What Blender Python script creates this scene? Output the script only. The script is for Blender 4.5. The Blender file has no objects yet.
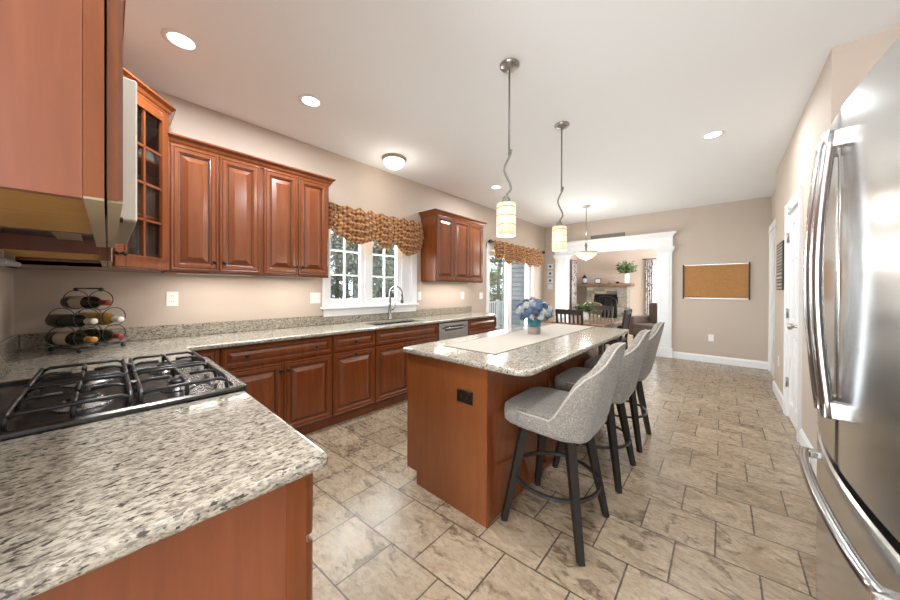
import bpy, bmesh, math, random
from mathutils import Matrix, Vector
random.seed(7)
PI = math.pi
SC = bpy.context.scene
COL = SC.collection

# ------------------------------------------------------------------ camera
TH, PITCH, ROLL, FPX, CY, CAMZ = math.radians(41.744), 0.004, -0.004, 305.18, 290.8, 1.314
def lvl(F, X, D):
    return Vector((-math.sin(TH)*F + math.cos(TH)*X, math.cos(TH)*F + math.sin(TH)*X, -D))
_s, _c, _sp, _cp = math.sin(ROLL), math.cos(ROLL), math.sin(PITCH), math.cos(PITCH)
v_right = lvl(-_sp*_s, _c, _cp*_s)
v_down = lvl(-_sp*_c, -_s, _cp*_c)
v_fwd = lvl(_cp, 0, _sp)
cam_d = bpy.data.cameras.new('camera')
cam = bpy.data.objects.new('camera', cam_d)
COL.objects.link(cam)
M = Matrix((v_right, -v_down, -v_fwd)).transposed().to_4x4()
M.translation = Vector((0, 0, CAMZ))
cam.matrix_world = M
cam_d.sensor_width = 36.0
cam_d.lens = FPX/900*36
cam_d.shift_y = -(300-CY)/900
cam_d.clip_start = 0.02
SC.camera = cam

# ------------------------------------------------------------------ world, lights, exposure
SC.view_settings.view_transform = 'Standard'
SC.view_settings.look = 'None'
SC.view_settings.exposure = 0.1
SC.view_settings.gamma = 1.0
SC.view_settings.use_curve_mapping = False
W = bpy.data.worlds.new('sky')
SC.world = W
W.use_nodes = True
W.node_tree.nodes['Background'].inputs[0].default_value = (0.80, 0.90, 1.0, 1)
W.node_tree.nodes['Background'].inputs[1].default_value = 2.5

def area(name, loc, target, sx, sy, watts, color=(1, 1, 1)):
    d = bpy.data.lights.new(name, 'AREA')
    d.shape = 'RECTANGLE'; d.size = sx; d.size_y = sy
    d.energy = watts; d.color = color
    o = bpy.data.objects.new(name, d); COL.objects.link(o)
    o.location = loc
    o.rotation_euler = (Vector(target)-Vector(loc)).to_track_quat('-Z', 'Y').to_euler()
    return o
# daylight through the kitchen window, the sliding door and the living-room window, plus added fill
area('window_daylight', (-3.75, 2.3, 1.75), (0, 2.3, 1.0), 1.3, 1.2, 110, (0.92, 0.97, 1))
area('slider_daylight', (-3.80, 5.6, 1.25), (0, 5.6, 0.9), 1.5, 1.9, 130, (0.92, 0.97, 1))
area('living_daylight', (-1.30, 12.6, 1.5), (-2.4, 8.0, 0.8), 1.1, 1.8, 90, (0.97, 0.98, 1))
area('living_side_fill', (2.3, 10.0, 1.5), (-3.0, 11.0, 1.3), 3.4, 2.2, 480, (0.97, 0.98, 1))  # added fill from an unseen opening in the living-room side wall
area('rear_fill', (0.2, -3.4, 1.2), (-0.6, 1.0, 2.5), 2.6, 2.4, 360, (0.88, 0.94, 1.0))  # added fill from an unseen opening behind the camera

# ------------------------------------------------------------------ materials
def nmat(name):
    m = bpy.data.materials.new(name); m.use_nodes = True
    nt = m.node_tree
    return m, nt, nt.nodes['Principled BSDF']
def mat(name, col, rough=0.5, metal=0.0, **kw):
    m, nt, b = nmat(name)
    b.inputs['Base Color'].default_value = (*col, 1)
    b.inputs['Roughness'].default_value = rough
    b.inputs['Metallic'].default_value = metal
    for k, v in kw.items():
        b.inputs[k.replace('_', ' ')].default_value = v
    return m
def N(nt, t, **kw):
    n = nt.nodes.new(t)
    for k, v in kw.items(): setattr(n, k, v)
    return n
def ramp(nt, stops, src, interp='LINEAR'):
    r = N(nt, 'ShaderNodeValToRGB')
    r.color_ramp.interpolation = interp
    el = r.color_ramp.elements
    while len(el) < len(stops): el.new(0.5)
    for e, (p, c) in zip(el, stops):
        e.position = p; e.color = (*c, 1) if len(c) == 3 else c
    nt.links.new(src, r.inputs[0])
    return r.outputs[0]
def mapped(nt, scale=(1, 1, 1), rot=(0, 0, 0), coord='Object'):
    tc = N(nt, 'ShaderNodeTexCoord'); mp = N(nt, 'ShaderNodeMapping')
    mp.inputs['Scale'].default_value = scale; mp.inputs['Rotation'].default_value = rot
    nt.links.new(tc.outputs[coord], mp.inputs[0])
    return mp.outputs[0]
def noise(nt, vec, scale, detail=3, rough=0.5, out=0, dist=0.0):
    n = N(nt, 'ShaderNodeTexNoise')
    n.inputs['Scale'].default_value = scale; n.inputs['Detail'].default_value = detail
    n.inputs['Roughness'].default_value = rough; n.inputs['Distortion'].default_value = dist
    nt.links.new(vec, n.inputs['Vector'])
    return n.outputs[out]
def math_(nt, op, a, b=None, c=None):
    n = N(nt, 'ShaderNodeMath', operation=op)
    for i, v in enumerate((a, b, c)):
        if v is None: continue
        if isinstance(v, (int, float)): n.inputs[i].default_value = v
        else: nt.links.new(v, n.inputs[i])
    return n.outputs[0]
def mix(nt, fac, a, b, mode='MIX'):
    n = N(nt, 'ShaderNodeMix', data_type='RGBA', blend_type=mode)
    if isinstance(fac, (int, float)): n.inputs[0].default_value = fac
    else: nt.links.new(fac, n.inputs[0])
    for i, v in ((6, a), (7, b)):
        if isinstance(v, tuple): n.inputs[i].default_value = (*v, 1)
        else: nt.links.new(v, n.inputs[i])
    return n.outputs[2]
def bump(nt, bs, h, strength=0.2, dist=0.01):
    b = N(nt, 'ShaderNodeBump')
    b.inputs['Strength'].default_value = strength; b.inputs['Distance'].default_value = dist
    nt.links.new(h, b.inputs['Height']); nt.links.new(b.outputs[0], bs.inputs['Normal'])

def wood(name, c1, c2, c3, rough=0.3, scale=(9, 9, 0.9), coat=0.3):
    m, nt, b = nmat(name)
    v = mapped(nt, scale)
    f = noise(nt, v, 3.0, 5, 0.6, dist=0.6)
    f2 = noise(nt, mapped(nt, (1.5, 1.5, 0.7)), 2.2, 2, 0.5)
    c = ramp(nt, [(0.3, c1), (0.52, c2), (0.75, c3)], f)
    c = mix(nt, ramp(nt, [(0.35, (0, 0, 0)), (0.7, (0.35, 0.35, 0.35))], f2), c, c1)
    nt.links.new(c, b.inputs['Base Color'])
    b.inputs['Roughness'].default_value = rough
    b.inputs['Coat Weight'].default_value = coat; b.inputs['Coat Roughness'].default_value = 0.18
    return m
M_WOOD = wood('cherry_wood', (0.150, 0.036, 0.008), (0.185, 0.047, 0.0105), (0.222, 0.062, 0.014), 0.25, coat=0.4)
M_PANEL = wood('cherry_panel', (0.175, 0.050, 0.012), (0.205, 0.060, 0.015), (0.235, 0.072, 0.019), 0.33)
M_GLAZE = mat('dark_glaze_line', (0.045, 0.012, 0.005), 0.4)
M_ENDP = wood('cherry_end_panel', (0.185, 0.052, 0.020), (0.215, 0.062, 0.024), (0.245, 0.074, 0.030), 0.33)
M_MAPLE = wood('natural_maple', (0.50, 0.25, 0.05), (0.60, 0.32, 0.07), (0.66, 0.38, 0.10), 0.45, (9, 0.9, 9), 0.05)
M_TAN = mat('raw_edge', (0.33, 0.25, 0.15), 0.6)
M_DARKW = wood('espresso_wood', (0.008, 0.006, 0.005), (0.012, 0.009, 0.007), (0.018, 0.013, 0.010), 0.45, coat=0.0)
M_CHAIRW = wood('walnut_chair', (0.018, 0.010, 0.007), (0.026, 0.015, 0.010), (0.036, 0.021, 0.014), 0.4, coat=0.05)
M_TABLEW = wood('table_wood', (0.20, 0.11, 0.06), (0.26, 0.15, 0.08), (0.32, 0.19, 0.11), 0.16, (9, 0.9, 9))
M_RUSTIC = wood('rustic_wood', (0.12, 0.065, 0.03), (0.20, 0.11, 0.055), (0.29, 0.17, 0.09), 0.7, (0.9, 9, 9), 0)

def granite():
    m, nt, b = nmat('granite')
    v = mapped(nt, (2.0, 1.0, 2.0))
    a = noise(nt, v, 40, 5, 0.65, dist=0.5)
    base = ramp(nt, [(0.30, (0.17, 0.145, 0.115)), (0.42, (0.30, 0.265, 0.21)), (0.54, (0.43, 0.385, 0.31)), (0.75, (0.52, 0.475, 0.40))], a)
    g = noise(nt, v, 72, 4, 0.6, dist=0.5)
    base = mix(nt, ramp(nt, [(0.50, (0, 0, 0)), (0.60, (0.8, 0.8, 0.8))], g), base, (0.15, 0.13, 0.11))
    n2 = N(nt, 'ShaderNodeTexNoise'); n2.noise_dimensions = '4D'; n2.inputs['W'].default_value = 3.7
    n2.inputs['Scale'].default_value = 62; n2.inputs['Detail'].default_value = 4
    nt.links.new(v, n2.inputs['Vector'])
    base = mix(nt, ramp(nt, [(0.57, (0, 0, 0)), (0.63, (0.9, 0.9, 0.9))], n2.outputs[0]), base, (0.04, 0.032, 0.028))
    nt.links.new(base, b.inputs['Base Color'])
    b.inputs['Roughness'].default_value = 0.13
    return m
M_GRAN = granite()

def floor_mat():
    m, nt, b = nmat('travertine_tile')
    tc = N(nt, 'ShaderNodeTexCoord'); sp = N(nt, 'ShaderNodeSeparateXYZ')
    nt.links.new(tc.outputs['Object'], sp.inputs[0])
    X, Y = sp.outputs[0], sp.outputs[1]
    row = math_(nt, 'DIVIDE', math_(nt, 'SUBTRACT', math_(nt, 'SUBTRACT', Y, math_(nt, 'MULTIPLY', X, 0.07)), 1.994), 0.309)
    ri = math_(nt, 'FLOOR', row); rf = math_(nt, 'SUBTRACT', row, ri)
    par = math_(nt, 'MULTIPLY', math_(nt, 'PINGPONG', ri, 1.0), 0.5)
    u = math_(nt, 'ADD', math_(nt, 'DIVIDE', math_(nt, 'ADD', X, 0.02), 0.3125), par)
    ci = math_(nt, 'FLOOR', u); cf = math_(nt, 'SUBTRACT', u, ci)
    def edge(f): return math_(nt, 'MINIMUM', f, math_(nt, 'SUBTRACT', 1.0, f))
    e = math_(nt, 'MINIMUM', edge(rf), edge(cf))
    grout = math_(nt, 'LESS_THAN', e, 0.0125)
    idv = N(nt, 'ShaderNodeCombineXYZ'); nt.links.new(ri, idv.inputs[0]); nt.links.new(ci, idv.inputs[1])
    wn = N(nt, 'ShaderNodeTexWhiteNoise', noise_dimensions='2D'); nt.links.new(idv.outputs[0], wn.inputs['Vector'])
    off = N(nt, 'ShaderNodeVectorMath', operation='MULTIPLY'); nt.links.new(wn.outputs[1], off.inputs[0]); off.inputs[1].default_value = (37, 53, 11)
    pv = N(nt, 'ShaderNodeVectorMath', operation='ADD'); nt.links.new(tc.outputs['Object'], pv.inputs[0]); nt.links.new(off.outputs[0], pv.inputs[1])
    mp = N(nt, 'ShaderNodeMapping'); mp.inputs['Rotation'].default_value = (0, 0, 0.7); mp.inputs['Scale'].default_value = (1, 2.0, 1)
    nt.links.new(pv.outputs[0], mp.inputs[0]); P = mp.outputs[0]
    a = noise(nt, P, 2.6, 7, 0.62, dist=1.6)
    c = ramp(nt, [(0.25, (0.175, 0.118, 0.070)), (0.40, (0.285, 0.209, 0.133)), (0.50, (0.400, 0.320, 0.225)), (0.58, (0.315, 0.238, 0.158)), (0.70, (0.440, 0.364, 0.270)), (0.85, (0.500, 0.427, 0.329))], a)
    f = noise(nt, P, 26, 4, 0.6, dist=0.6)
    c = mix(nt, ramp(nt, [(0.42, (0.55, 0.45, 0.45)), (0.6, (0, 0, 0))], f), c, (0.31, 0.235, 0.165))
    # dark broken veins: where a warped noise crosses its middle value, and only in some places
    w = noise(nt, P, 2.3, 5, 0.6, dist=1.0)
    line = math_(nt, 'ABSOLUTE', math_(nt, 'SUBTRACT', w, 0.5))
    ln = ramp(nt, [(0.0, (1, 1, 1)), (0.04, (0, 0, 0))], line)
    gate = ramp(nt, [(0.46, (0, 0, 0)), (0.56, (0.85, 0.85, 0.85))], noise(nt, P, 5.0, 3, 0.6))
    vm = math_(nt, 'MULTIPLY', ln, gate)
    c = mix(nt, vm, c, (0.10, 0.065, 0.04))
    pit = noise(nt, pv.outputs[0], 55, 2, 0.5)
    pm = math_(nt, 'MULTIPLY', ramp(nt, [(0.66, (0, 0, 0)), (0.71, (0.8, 0.8, 0.8))], pit), ramp(nt, [(0.5, (0, 0, 0)), (0.62, (1, 1, 1))], noise(nt, P, 4.0, 2)))
    c = mix(nt, pm, c, (0.24, 0.17, 0.11))
    tint = ramp(nt, [(0, (0.86, 0.84, 0.82)), (0.5, (0.97, 0.96, 0.95)), (1, (1.06, 1.04, 1.03))], wn.outputs[0])
    c = mix(nt, 1.0, c, tint, 'MULTIPLY')
    c = mix(nt, grout, c, (0.085, 0.062, 0.043))
    nt.links.new(c, b.inputs['Base Color'])
    nt.links.new(ramp(nt, [(0.3, (0.22,)*3), (0.7, (0.36,)*3)], f), b.inputs['Roughness'])
    h = math_(nt, 'SUBTRACT', math_(nt, 'MULTIPLY', f, 0.12), math_(nt, 'MULTIPLY', grout, 1.0))
    h = math_(nt, 'SUBTRACT', h, math_(nt, 'MULTIPLY', vm, 0.3))
    bump(nt, b, h, 0.25, 0.003)
    return m
M_FLOOR = floor_mat()

def plaster(name, col, rough=0.75):
    m, nt, b = nmat(name)
    v = mapped(nt)
    f = noise(nt, v, 90, 2)
    b.inputs['Base Color'].default_value = (*col, 1); b.inputs['Roughness'].default_value = rough
    bump(nt, b, f, 0.04, 0.002)
    return m
M_WALL = plaster('beige_wall_paint', (0.515, 0.425, 0.352))
M_CEIL = plaster('white_ceiling_paint', (0.86, 0.865, 0.87))
M_WHITE = mat('white_trim_paint', (0.80, 0.80, 0.80), 0.35)
M_PLAST = mat('white_plastic', (0.82, 0.81, 0.78), 0.3)
M_BLACK = mat('black_plastic', (0.015, 0.015, 0.016), 0.35)
M_IRON = mat('cast_iron', (0.020, 0.019, 0.019), 0.3)
M_BRONZE = mat('oiled_bronze', (0.035, 0.022, 0.016), 0.38, 0.7)
M_NICKEL = mat('brushed_nickel', (0.40, 0.385, 0.35), 0.34, 1.0)
M_FAUCET = mat('shadow_nickel', (0.25, 0.24, 0.225), 0.25, 1.0)
M_STEM = mat('satin_stem', (0.17, 0.16, 0.14), 0.5, 0.4)
M_CHROME = mat('steel_chrome', (0.50, 0.50, 0.50), 0.2, 1.0)
def steel(name, col, r, sc):
    m, nt, b = nmat(name)
    f = noise(nt, mapped(nt, sc), 6, 3)
    b.inputs['Base Color'].default_value = (*col, 1); b.inputs['Metallic'].default_value = 1.0
    nt.links.new(ramp(nt, [(0.3, (r*0.75,)*3), (0.7, (r*1.25,)*3)], f), b.inputs['Roughness'])
    return m
M_STEEL = steel('stainless_steel', (0.50, 0.50, 0.49), 0.24, (60, 60, 1))
M_FRIDGE = mat('polished_stainless', (0.64, 0.64, 0.635), 0.2, 1.0)
M_COOK = mat('cooktop_enamel', (0.10, 0.095, 0.09), 0.25, 0.85)
M_GLASS = None
def glass(name, col=(1, 1, 1), refl=0.12):
    m, nt, b = nmat(name)
    nt.nodes.remove(b)
    t = N(nt, 'ShaderNodeBsdfTransparent'); t.inputs[0].default_value = (*col, 1)
    g = N(nt, 'ShaderNodeBsdfGlossy'); g.inputs['Roughness'].default_value = 0.02
    fr = N(nt, 'ShaderNodeFresnel'); fr.inputs[0].default_value = 1.5
    mx = N(nt, 'ShaderNodeMixShader')
    ge = N(nt, 'ShaderNodeNewGeometry'); nt.links.new(math_(nt, 'MULTIPLY', fr.outputs[0], math_(nt, 'SUBTRACT', 1.0, ge.outputs['Backfacing'])), mx.inputs[0]); nt.links.new(t.outputs[0], mx.inputs[1]); nt.links.new(g.outputs[0], mx.inputs[2])
    nt.links.new(mx.outputs[0], nt.nodes['Material Output'].inputs[0])
    return m
M_GLASS = glass('window_glass', (0.93, 0.96, 0.95))
def emit(name, col, s):
    m, nt, b = nmat(name)
    b.inputs['Base Color'].default_value = (*col, 1)
    b.inputs['Emission Color'].default_value = (*col, 1); b.inputs['Emission Strength'].default_value = s
    return m
M_CAN = emit('lamp_lens', (1, 0.97, 0.92), 6.0)
M_DOME = emit('frosted_dome', (1, 0.93, 0.82), 1.1)
def glow(name, base, col, lo, hi, zc, half):
    m, nt, b = nmat(name)
    tc = N(nt, 'ShaderNodeTexCoord'); sp = N(nt, 'ShaderNodeSeparateXYZ'); nt.links.new(tc.outputs['Object'], sp.inputs[0])
    d = math_(nt, 'DIVIDE', math_(nt, 'ABSOLUTE', math_(nt, 'SUBTRACT', sp.outputs[2], zc)), half)
    r = N(nt, 'ShaderNodeMapRange'); nt.links.new(d, r.inputs[0]); r.inputs[3].default_value = hi; r.inputs[4].default_value = lo
    b.inputs['Base Color'].default_value = (*base, 1); b.inputs['Emission Color'].default_value = (*col, 1); b.inputs['Roughness'].default_value = 0.3
    nt.links.new(r.outputs[0], b.inputs['Emission Strength'])
    return m
M_SHADE = glow('amber_glass_shade', (0.42, 0.33, 0.22), (1, 0.78, 0.52), 0.42, 1.0, -1.085, 0.11)
M_BULB = emit('lamp_bulb', (1, 0.93, 0.8), 12)
M_BOWL = glow('alabaster_bowl', (0.45, 0.38, 0.29), (1, 0.80, 0.55), 0.45, 0.9, -0.93, 0.075)

def fabric(name, c1, c2, c3, sc=140, rough=0.95, st=0.35):
    m, nt, b = nmat(name)
    v = mapped(nt)
    f = noise(nt, v, sc, 3, 0.7); f2 = noise(nt, v, sc*0.22, 3, 0.6)
    c = ramp(nt, [(0.36, c1), (0.5, c2), (0.64, c3)], f)
    c = mix(nt, ramp(nt, [(0.4, (0.3,)*3), (0.6, (0,)*3)], f2), c, c1)
    nt.links.new(c, b.inputs['Base Color']); b.inputs['Roughness'].default_value = rough
    b.inputs['Sheen Weight'].default_value = 0.15
    bump(nt, b, f, st, 0.003)
    return m
M_TWEED = fabric('grey_tweed', (0.105, 0.092, 0.078), (0.22, 0.195, 0.165), (0.38, 0.34, 0.295), 240)
M_PIPE = fabric('tweed_piping', (0.27, 0.24, 0.20), (0.36, 0.325, 0.27), (0.55, 0.49, 0.41), 300)
M_LINEN = fabric('cream_linen', (0.33, 0.285, 0.235), (0.40, 0.35, 0.295), (0.46, 0.405, 0.345), 260, st=0.1)
M_HEM = fabric('runner_hem', (0.20, 0.14, 0.10), (0.28, 0.20, 0.15), (0.36, 0.27, 0.20), 260)
M_SOFA = fabric('brown_upholstery', (0.06, 0.04, 0.03), (0.09, 0.06, 0.045), (0.13, 0.09, 0.065))
M_CORK = fabric('cork', (0.33, 0.15, 0.045), (0.40, 0.19, 0.06), (0.46, 0.23, 0.08), 120, 0.85, 0.1)

def plaid():
    m, nt, b = nmat('plaid_valance_fabric')
    tc = N(nt, 'ShaderNodeTexCoord'); sp = N(nt, 'ShaderNodeSeparateXYZ')
    nt.links.new(tc.outputs['UV'], sp.inputs[0])
    def stripe(s, w):
        f = math_(nt, 'FRACT', math_(nt, 'DIVIDE', s, 0.052))
        return math_(nt, 'LESS_THAN', f, w)
    su, sv = stripe(sp.outputs[0], 0.5), stripe(sp.outputs[1], 0.5)
    s = math_(nt, 'MULTIPLY', math_(nt, 'ADD', su, sv), 0.5)
    c = ramp(nt, [(0.0, (0.50, 0.28, 0.10)), (0.5, (0.30, 0.12, 0.04)), (1.0, (0.125, 0.03, 0.012))], s)
    fu = math_(nt, 'LESS_THAN', math_(nt, 'FRACT', math_(nt, 'DIVIDE', sp.outputs[0], 0.104)), 0.1)
    c = mix(nt, math_(nt, 'MULTIPLY', fu, 0.6), c, (0.5, 0.32, 0.14))
    nt.links.new(c, b.inputs['Base Color']); b.inputs['Roughness'].default_value = 0.8
    b.inputs['Sheen Weight'].default_value = 0.2
    return m
M_PLAID = plaid()
def leafy(name, c1, c2, sc=6):
    m, nt, b = nmat(name)
    c = ramp(nt, [(0.35, c1), (0.65, c2)], noise(nt, mapped(nt), sc, 3))
    nt.links.new(c, b.inputs['Base Color']); b.inputs['Roughness'].default_value = 0.6
    return m
M_LEAF = leafy('green_leaf', (0.03, 0.06, 0.018), (0.11, 0.17, 0.05), 20)
M_TREEL = leafy('tree_foliage', (0.045, 0.075, 0.025), (0.17, 0.24, 0.07), 1.3)
M_GREYL = leafy('dry_foliage', (0.15, 0.155, 0.11), (0.36, 0.36, 0.28), 1.3)
M_BARK = leafy('bark', (0.06, 0.05, 0.042), (0.15, 0.13, 0.11), 9)
M_SOIL = leafy('leaf_litter', (0.12, 0.10, 0.06), (0.25, 0.22, 0.14), 3)
M_STONE_B = None

# ------------------------------------------------------------------ mesh builder
class MB:
    def __init__(self): self.V, self.F, self.S, self.UV, self.MI = [], [], [], None, []
    def raw(self, V, F, smooth=False, glaze=()):
        n = len(self.V); self.V += [tuple(v) for v in V]
        self.F += [tuple(i+n for i in f) for f in F]; self.S += [smooth]*len(F)
        self.MI += [1 if k in glaze else 0 for k in range(len(F))]
        return self
    def _bm(self, bm, smooth=False):
        bm.verts.index_update()
        self.raw([v.co[:] for v in bm.verts], [[v.index for v in f.verts] for f in bm.faces], smooth); bm.free()
        return self
    def box(self, x0, x1, y0, y1, z0, z1, b=0.0, seg=1):
        bm = bmesh.new(); bmesh.ops.create_cube(bm, size=1)
        for v in bm.verts:
            v.co = ((x0+x1)/2+v.co.x*(x1-x0), (y0+y1)/2+v.co.y*(y1-y0), (z0+z1)/2+v.co.z*(z1-z0))
        if b: bmesh.ops.bevel(bm, geom=bm.edges[:], offset=b, segments=seg, affect='EDGES', profile=0.6)
        bmesh.ops.recalc_face_normals(bm, faces=bm.faces[:])
        return self._bm(bm)
    def bar(self, p, q, w, h, w2=None, h2=None, up=(0, 0, 1)):
        p, q = Vector(p), Vector(q); d = (q-p).normalized()
        u = Vector(up)
        if abs(d.dot(u)) > 0.95: u = Vector((1, 0, 0))
        s = d.cross(u).normalized(); t = s.cross(d)
        w2 = w if w2 is None else w2; h2 = h if h2 is None else h2
        V = [c+s*a*ww/2+t*b_*hh/2 for c, ww, hh in ((p, w, h), (q, w2, h2)) for a, b_ in ((-1, -1), (1, -1), (1, 1), (-1, 1))]
        return self.raw(V, [(3, 2, 1, 0), (4, 5, 6, 7), (0, 1, 5, 4), (1, 2, 6, 5), (2, 3, 7, 6), (3, 0, 4, 7)])
    def tube(self, pts, r, n=10, closed=False, flat=None):
        pts = [Vector(p) for p in pts]; L = len(pts)
        rr = r if isinstance(r, (list, tuple)) else [r]*L
        def tan(i):
            if closed: return (pts[(i+1) % L]-pts[i-1]).normalized()
            return (pts[min(i+1, L-1)]-pts[max(i-1, 0)]).normalized()
        t = tan(0); u = t.orthogonal().normalized(); V = []
        if flat: u = (Vector(flat)-t*t.dot(Vector(flat))).normalized()
        for i in range(L):
            t = tan(i); u = (u-t*u.dot(t)).normalized(); w = t.cross(u)
            for k in range(n):
                a = 2*PI*k/n
                V.append(pts[i]+(u*math.cos(a)+w*math.sin(a))*rr[i])
        F = []
        for i in range(L if closed else L-1):
            j = (i+1) % L
            for k in range(n): F.append((i*n+k, i*n+(k+1) % n, j*n+(k+1) % n, j*n+k))
        if not closed: F += [tuple(range(n))[::-1], tuple((L-1)*n+k for k in range(n))]
        return self.raw(V, F, True)
    def lathe(self, prof, c=(0, 0, 0), n=28, caps=True):
        V, F = [], []
        for r, z in prof:
            for k in range(n):
                a = 2*PI*k/n; V.append((c[0]+r*math.cos(a), c[1]+r*math.sin(a), c[2]+z))
        for i in range(len(prof)-1):
            for k in range(n): F.append((i*n+k, i*n+(k+1) % n, (i+1)*n+(k+1) % n, (i+1)*n+k))
        if caps: F += [tuple(range(n))[::-1], tuple((len(prof)-1)*n+k for k in range(n))]
        return self.raw(V, F, True)
    def sphere(self, c, r, s=(1, 1, 1), n=14):
        bm = bmesh.new(); bmesh.ops.create_uvsphere(bm, u_segments=n, v_segments=max(6, n//2+2), radius=r)
        for v in bm.verts: v.co = (c[0]+v.co.x*s[0], c[1]+v.co.y*s[1], c[2]+v.co.z*s[2])
        return self._bm(bm, True)
    def prism(self, poly, z0, z1, b=0.0, seg=3):
        bm = bmesh.new()
        f = bm.faces.new([bm.verts.new((x, y, z0)) for x, y in poly])
        r = bmesh.ops.extrude_face_region(bm, geom=[f])
        for v in r['geom']:
            if isinstance(v, bmesh.types.BMVert): v.co.z = z1
        bmesh.ops.recalc_face_normals(bm, faces=bm.faces[:])
        if b:
            ed = [e for e in bm.edges if abs(e.verts[0].co.z-e.verts[1].co.z) < 1e-6]
            bmesh.ops.bevel(bm, geom=ed, offset=b, segments=seg, affect='EDGES', profile=0.5)
        return self._bm(bm)
    def cells(self, xs, ys, full, z0, z1, b=0.0):
        bm = bmesh.new(); vd = {}
        def v(i, j, z):
            k = (i, j, z)
            if k not in vd: vd[k] = bm.verts.new((xs[i], ys[j], z))
            return vd[k]
        def is_(i, j): return (i, j) in full
        for (i, j) in full:
            bm.faces.new([v(i, j, z1), v(i+1, j, z1), v(i+1, j+1, z1), v(i, j+1, z1)])
            bm.faces.new([v(i, j+1, z0), v(i+1, j+1, z0), v(i+1, j, z0), v(i, j, z0)])
            for (a, c, q) in (((i, j), (i+1, j), (i, j-1)), ((i+1, j), (i+1, j+1), (i+1, j)), ((i+1, j+1), (i, j+1), (i, j+1)), ((i, j+1), (i, j), (i-1, j))):
                if not is_(*q):
                    bm.faces.new([v(*a, z0), v(*c, z0), v(*c, z1), v(*a, z1)])
        bmesh.ops.recalc_face_normals(bm, faces=bm.faces[:])
        if b:
            ed = [e for e in bm.edges if len(e.link_faces) == 2 and abs(e.link_faces[0].normal.dot(e.link_faces[1].normal)) < 0.5 and abs(e.verts[0].co.z-e.verts[1].co.z) < 1e-6]
            bmesh.ops.bevel(bm, geom=ed, offset=b, segments=2, affect='EDGES', profile=0.5)
        return self._bm(bm)
    def sweep(self, path, prof, closed=False):
        """profile (out, z) carried along a plan path, out to the right of travel"""
        P = [Vector(p) for p in path]; L = len(P); nv = len(prof); V = []
        def nrm(a, c):
            d = (c-a).normalized(); return Vector((d.y, -d.x))
        for i in range(L):
            if closed: n1, n2 = nrm(P[i-1], P[i]), nrm(P[i], P[(i+1) % L])
            else:
                n1 = nrm(P[i-1], P[i]) if i else nrm(P[0], P[1])
                n2 = nrm(P[i], P[i+1]) if i < L-1 else n1
            m = (n1+n2)/(1+n1.dot(n2))
            for o, z in prof: V.append((P[i].x+m.x*o, P[i].y+m.y*o, z))
        F = []
        for i in range(L if closed else L-1):
            j = (i+1) % L
            for k in range(nv):
                l = (k+1) % nv
                F.append((i*nv+k, j*nv+k, j*nv+l, i*nv+l))
        if not closed: F += [tuple(range(nv)), tuple((L-1)*nv+k for k in range(nv))[::-1]]
        return self.raw(V, F)
    def raised(self, x0, x1, z0, z1, y, t=0.02, st=0.055, flat=False):
        """a door slab in the xz plane, its front (facing -y) with a moulded frame round a raised field"""
        q = min(1.0, (x1-x0)/0.24, (z1-z0)/0.24); s = st*max(q, 0.55)
        steps = [(0, t), (0, 0.005), (0.005, 0), (s*0.22, 0), (s*0.30, 0.0035), (s*0.36, 0.0035), (s*0.42, 0.0005), (s*0.80, 0.0005), (s*0.90, 0.007), (s*1.0, 0.008), (s*1.06, 0.014), (s*1.22, 0.014), (s*1.78, 0.0025), (s*1.84, 0.001)]
        if flat: steps = [(0, t), (0, 0.004), (0.004, 0), (s, 0), (s*1.12, 0.008)]
        V, F = [], []
        for i, d in steps: V += [(x0+i, y+d, z0+i), (x1-i, y+d, z0+i), (x1-i, y+d, z1-i), (x0+i, y+d, z1-i)]
        for k in range(len(steps)-1):
            for a in range(4):
                b_ = (a+1) % 4
                F.append((k*4+a, k*4+b_, k*4+4+b_, k*4+4+a))
        e = (len(steps)-1)*4
        F += [(e, e+1, e+2, e+3), (3, 2, 1, 0)]
        gz = () if flat else [k*4+a for k in (4, 10) for a in range(4)]
        return self.raw(V, F, False, gz)
    def shift(self, d):
        self.V = [(v[0]+d[0], v[1]+d[1], v[2]+d[2]) for v in self.V]; return self
    def xf(self, m):
        self.V = [tuple(m @ Vector(v)) for v in self.V]; return self
    def build(self, name, m, parent=None, world=False):
        me = bpy.data.meshes.new(name)
        if world and parent is not None: self.shift(-parent.location)
        me.from_pydata(self.V, [], self.F)
        me.polygons.foreach_set('use_smooth', self.S)
        if self.UV:
            uv = me.uv_layers.new(name='UVMap')
            for lp in me.loops: uv.data[lp.index].uv = self.UV[lp.vertex_index]
        me.validate(); me.update()
        bm = bmesh.new(); bm.from_mesh(me); bmesh.ops.recalc_face_normals(bm, faces=bm.faces[:]); bm.to_mesh(me); bm.free()
        me.materials.append(m)
        if m is M_WOOD and any(self.MI):
            me.materials.append(M_GLAZE); me.polygons.foreach_set('material_index', self.MI)
        o = bpy.data.objects.new(name, me); COL.objects.link(o)
        if parent is not None: o.parent = parent
        return o

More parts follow.
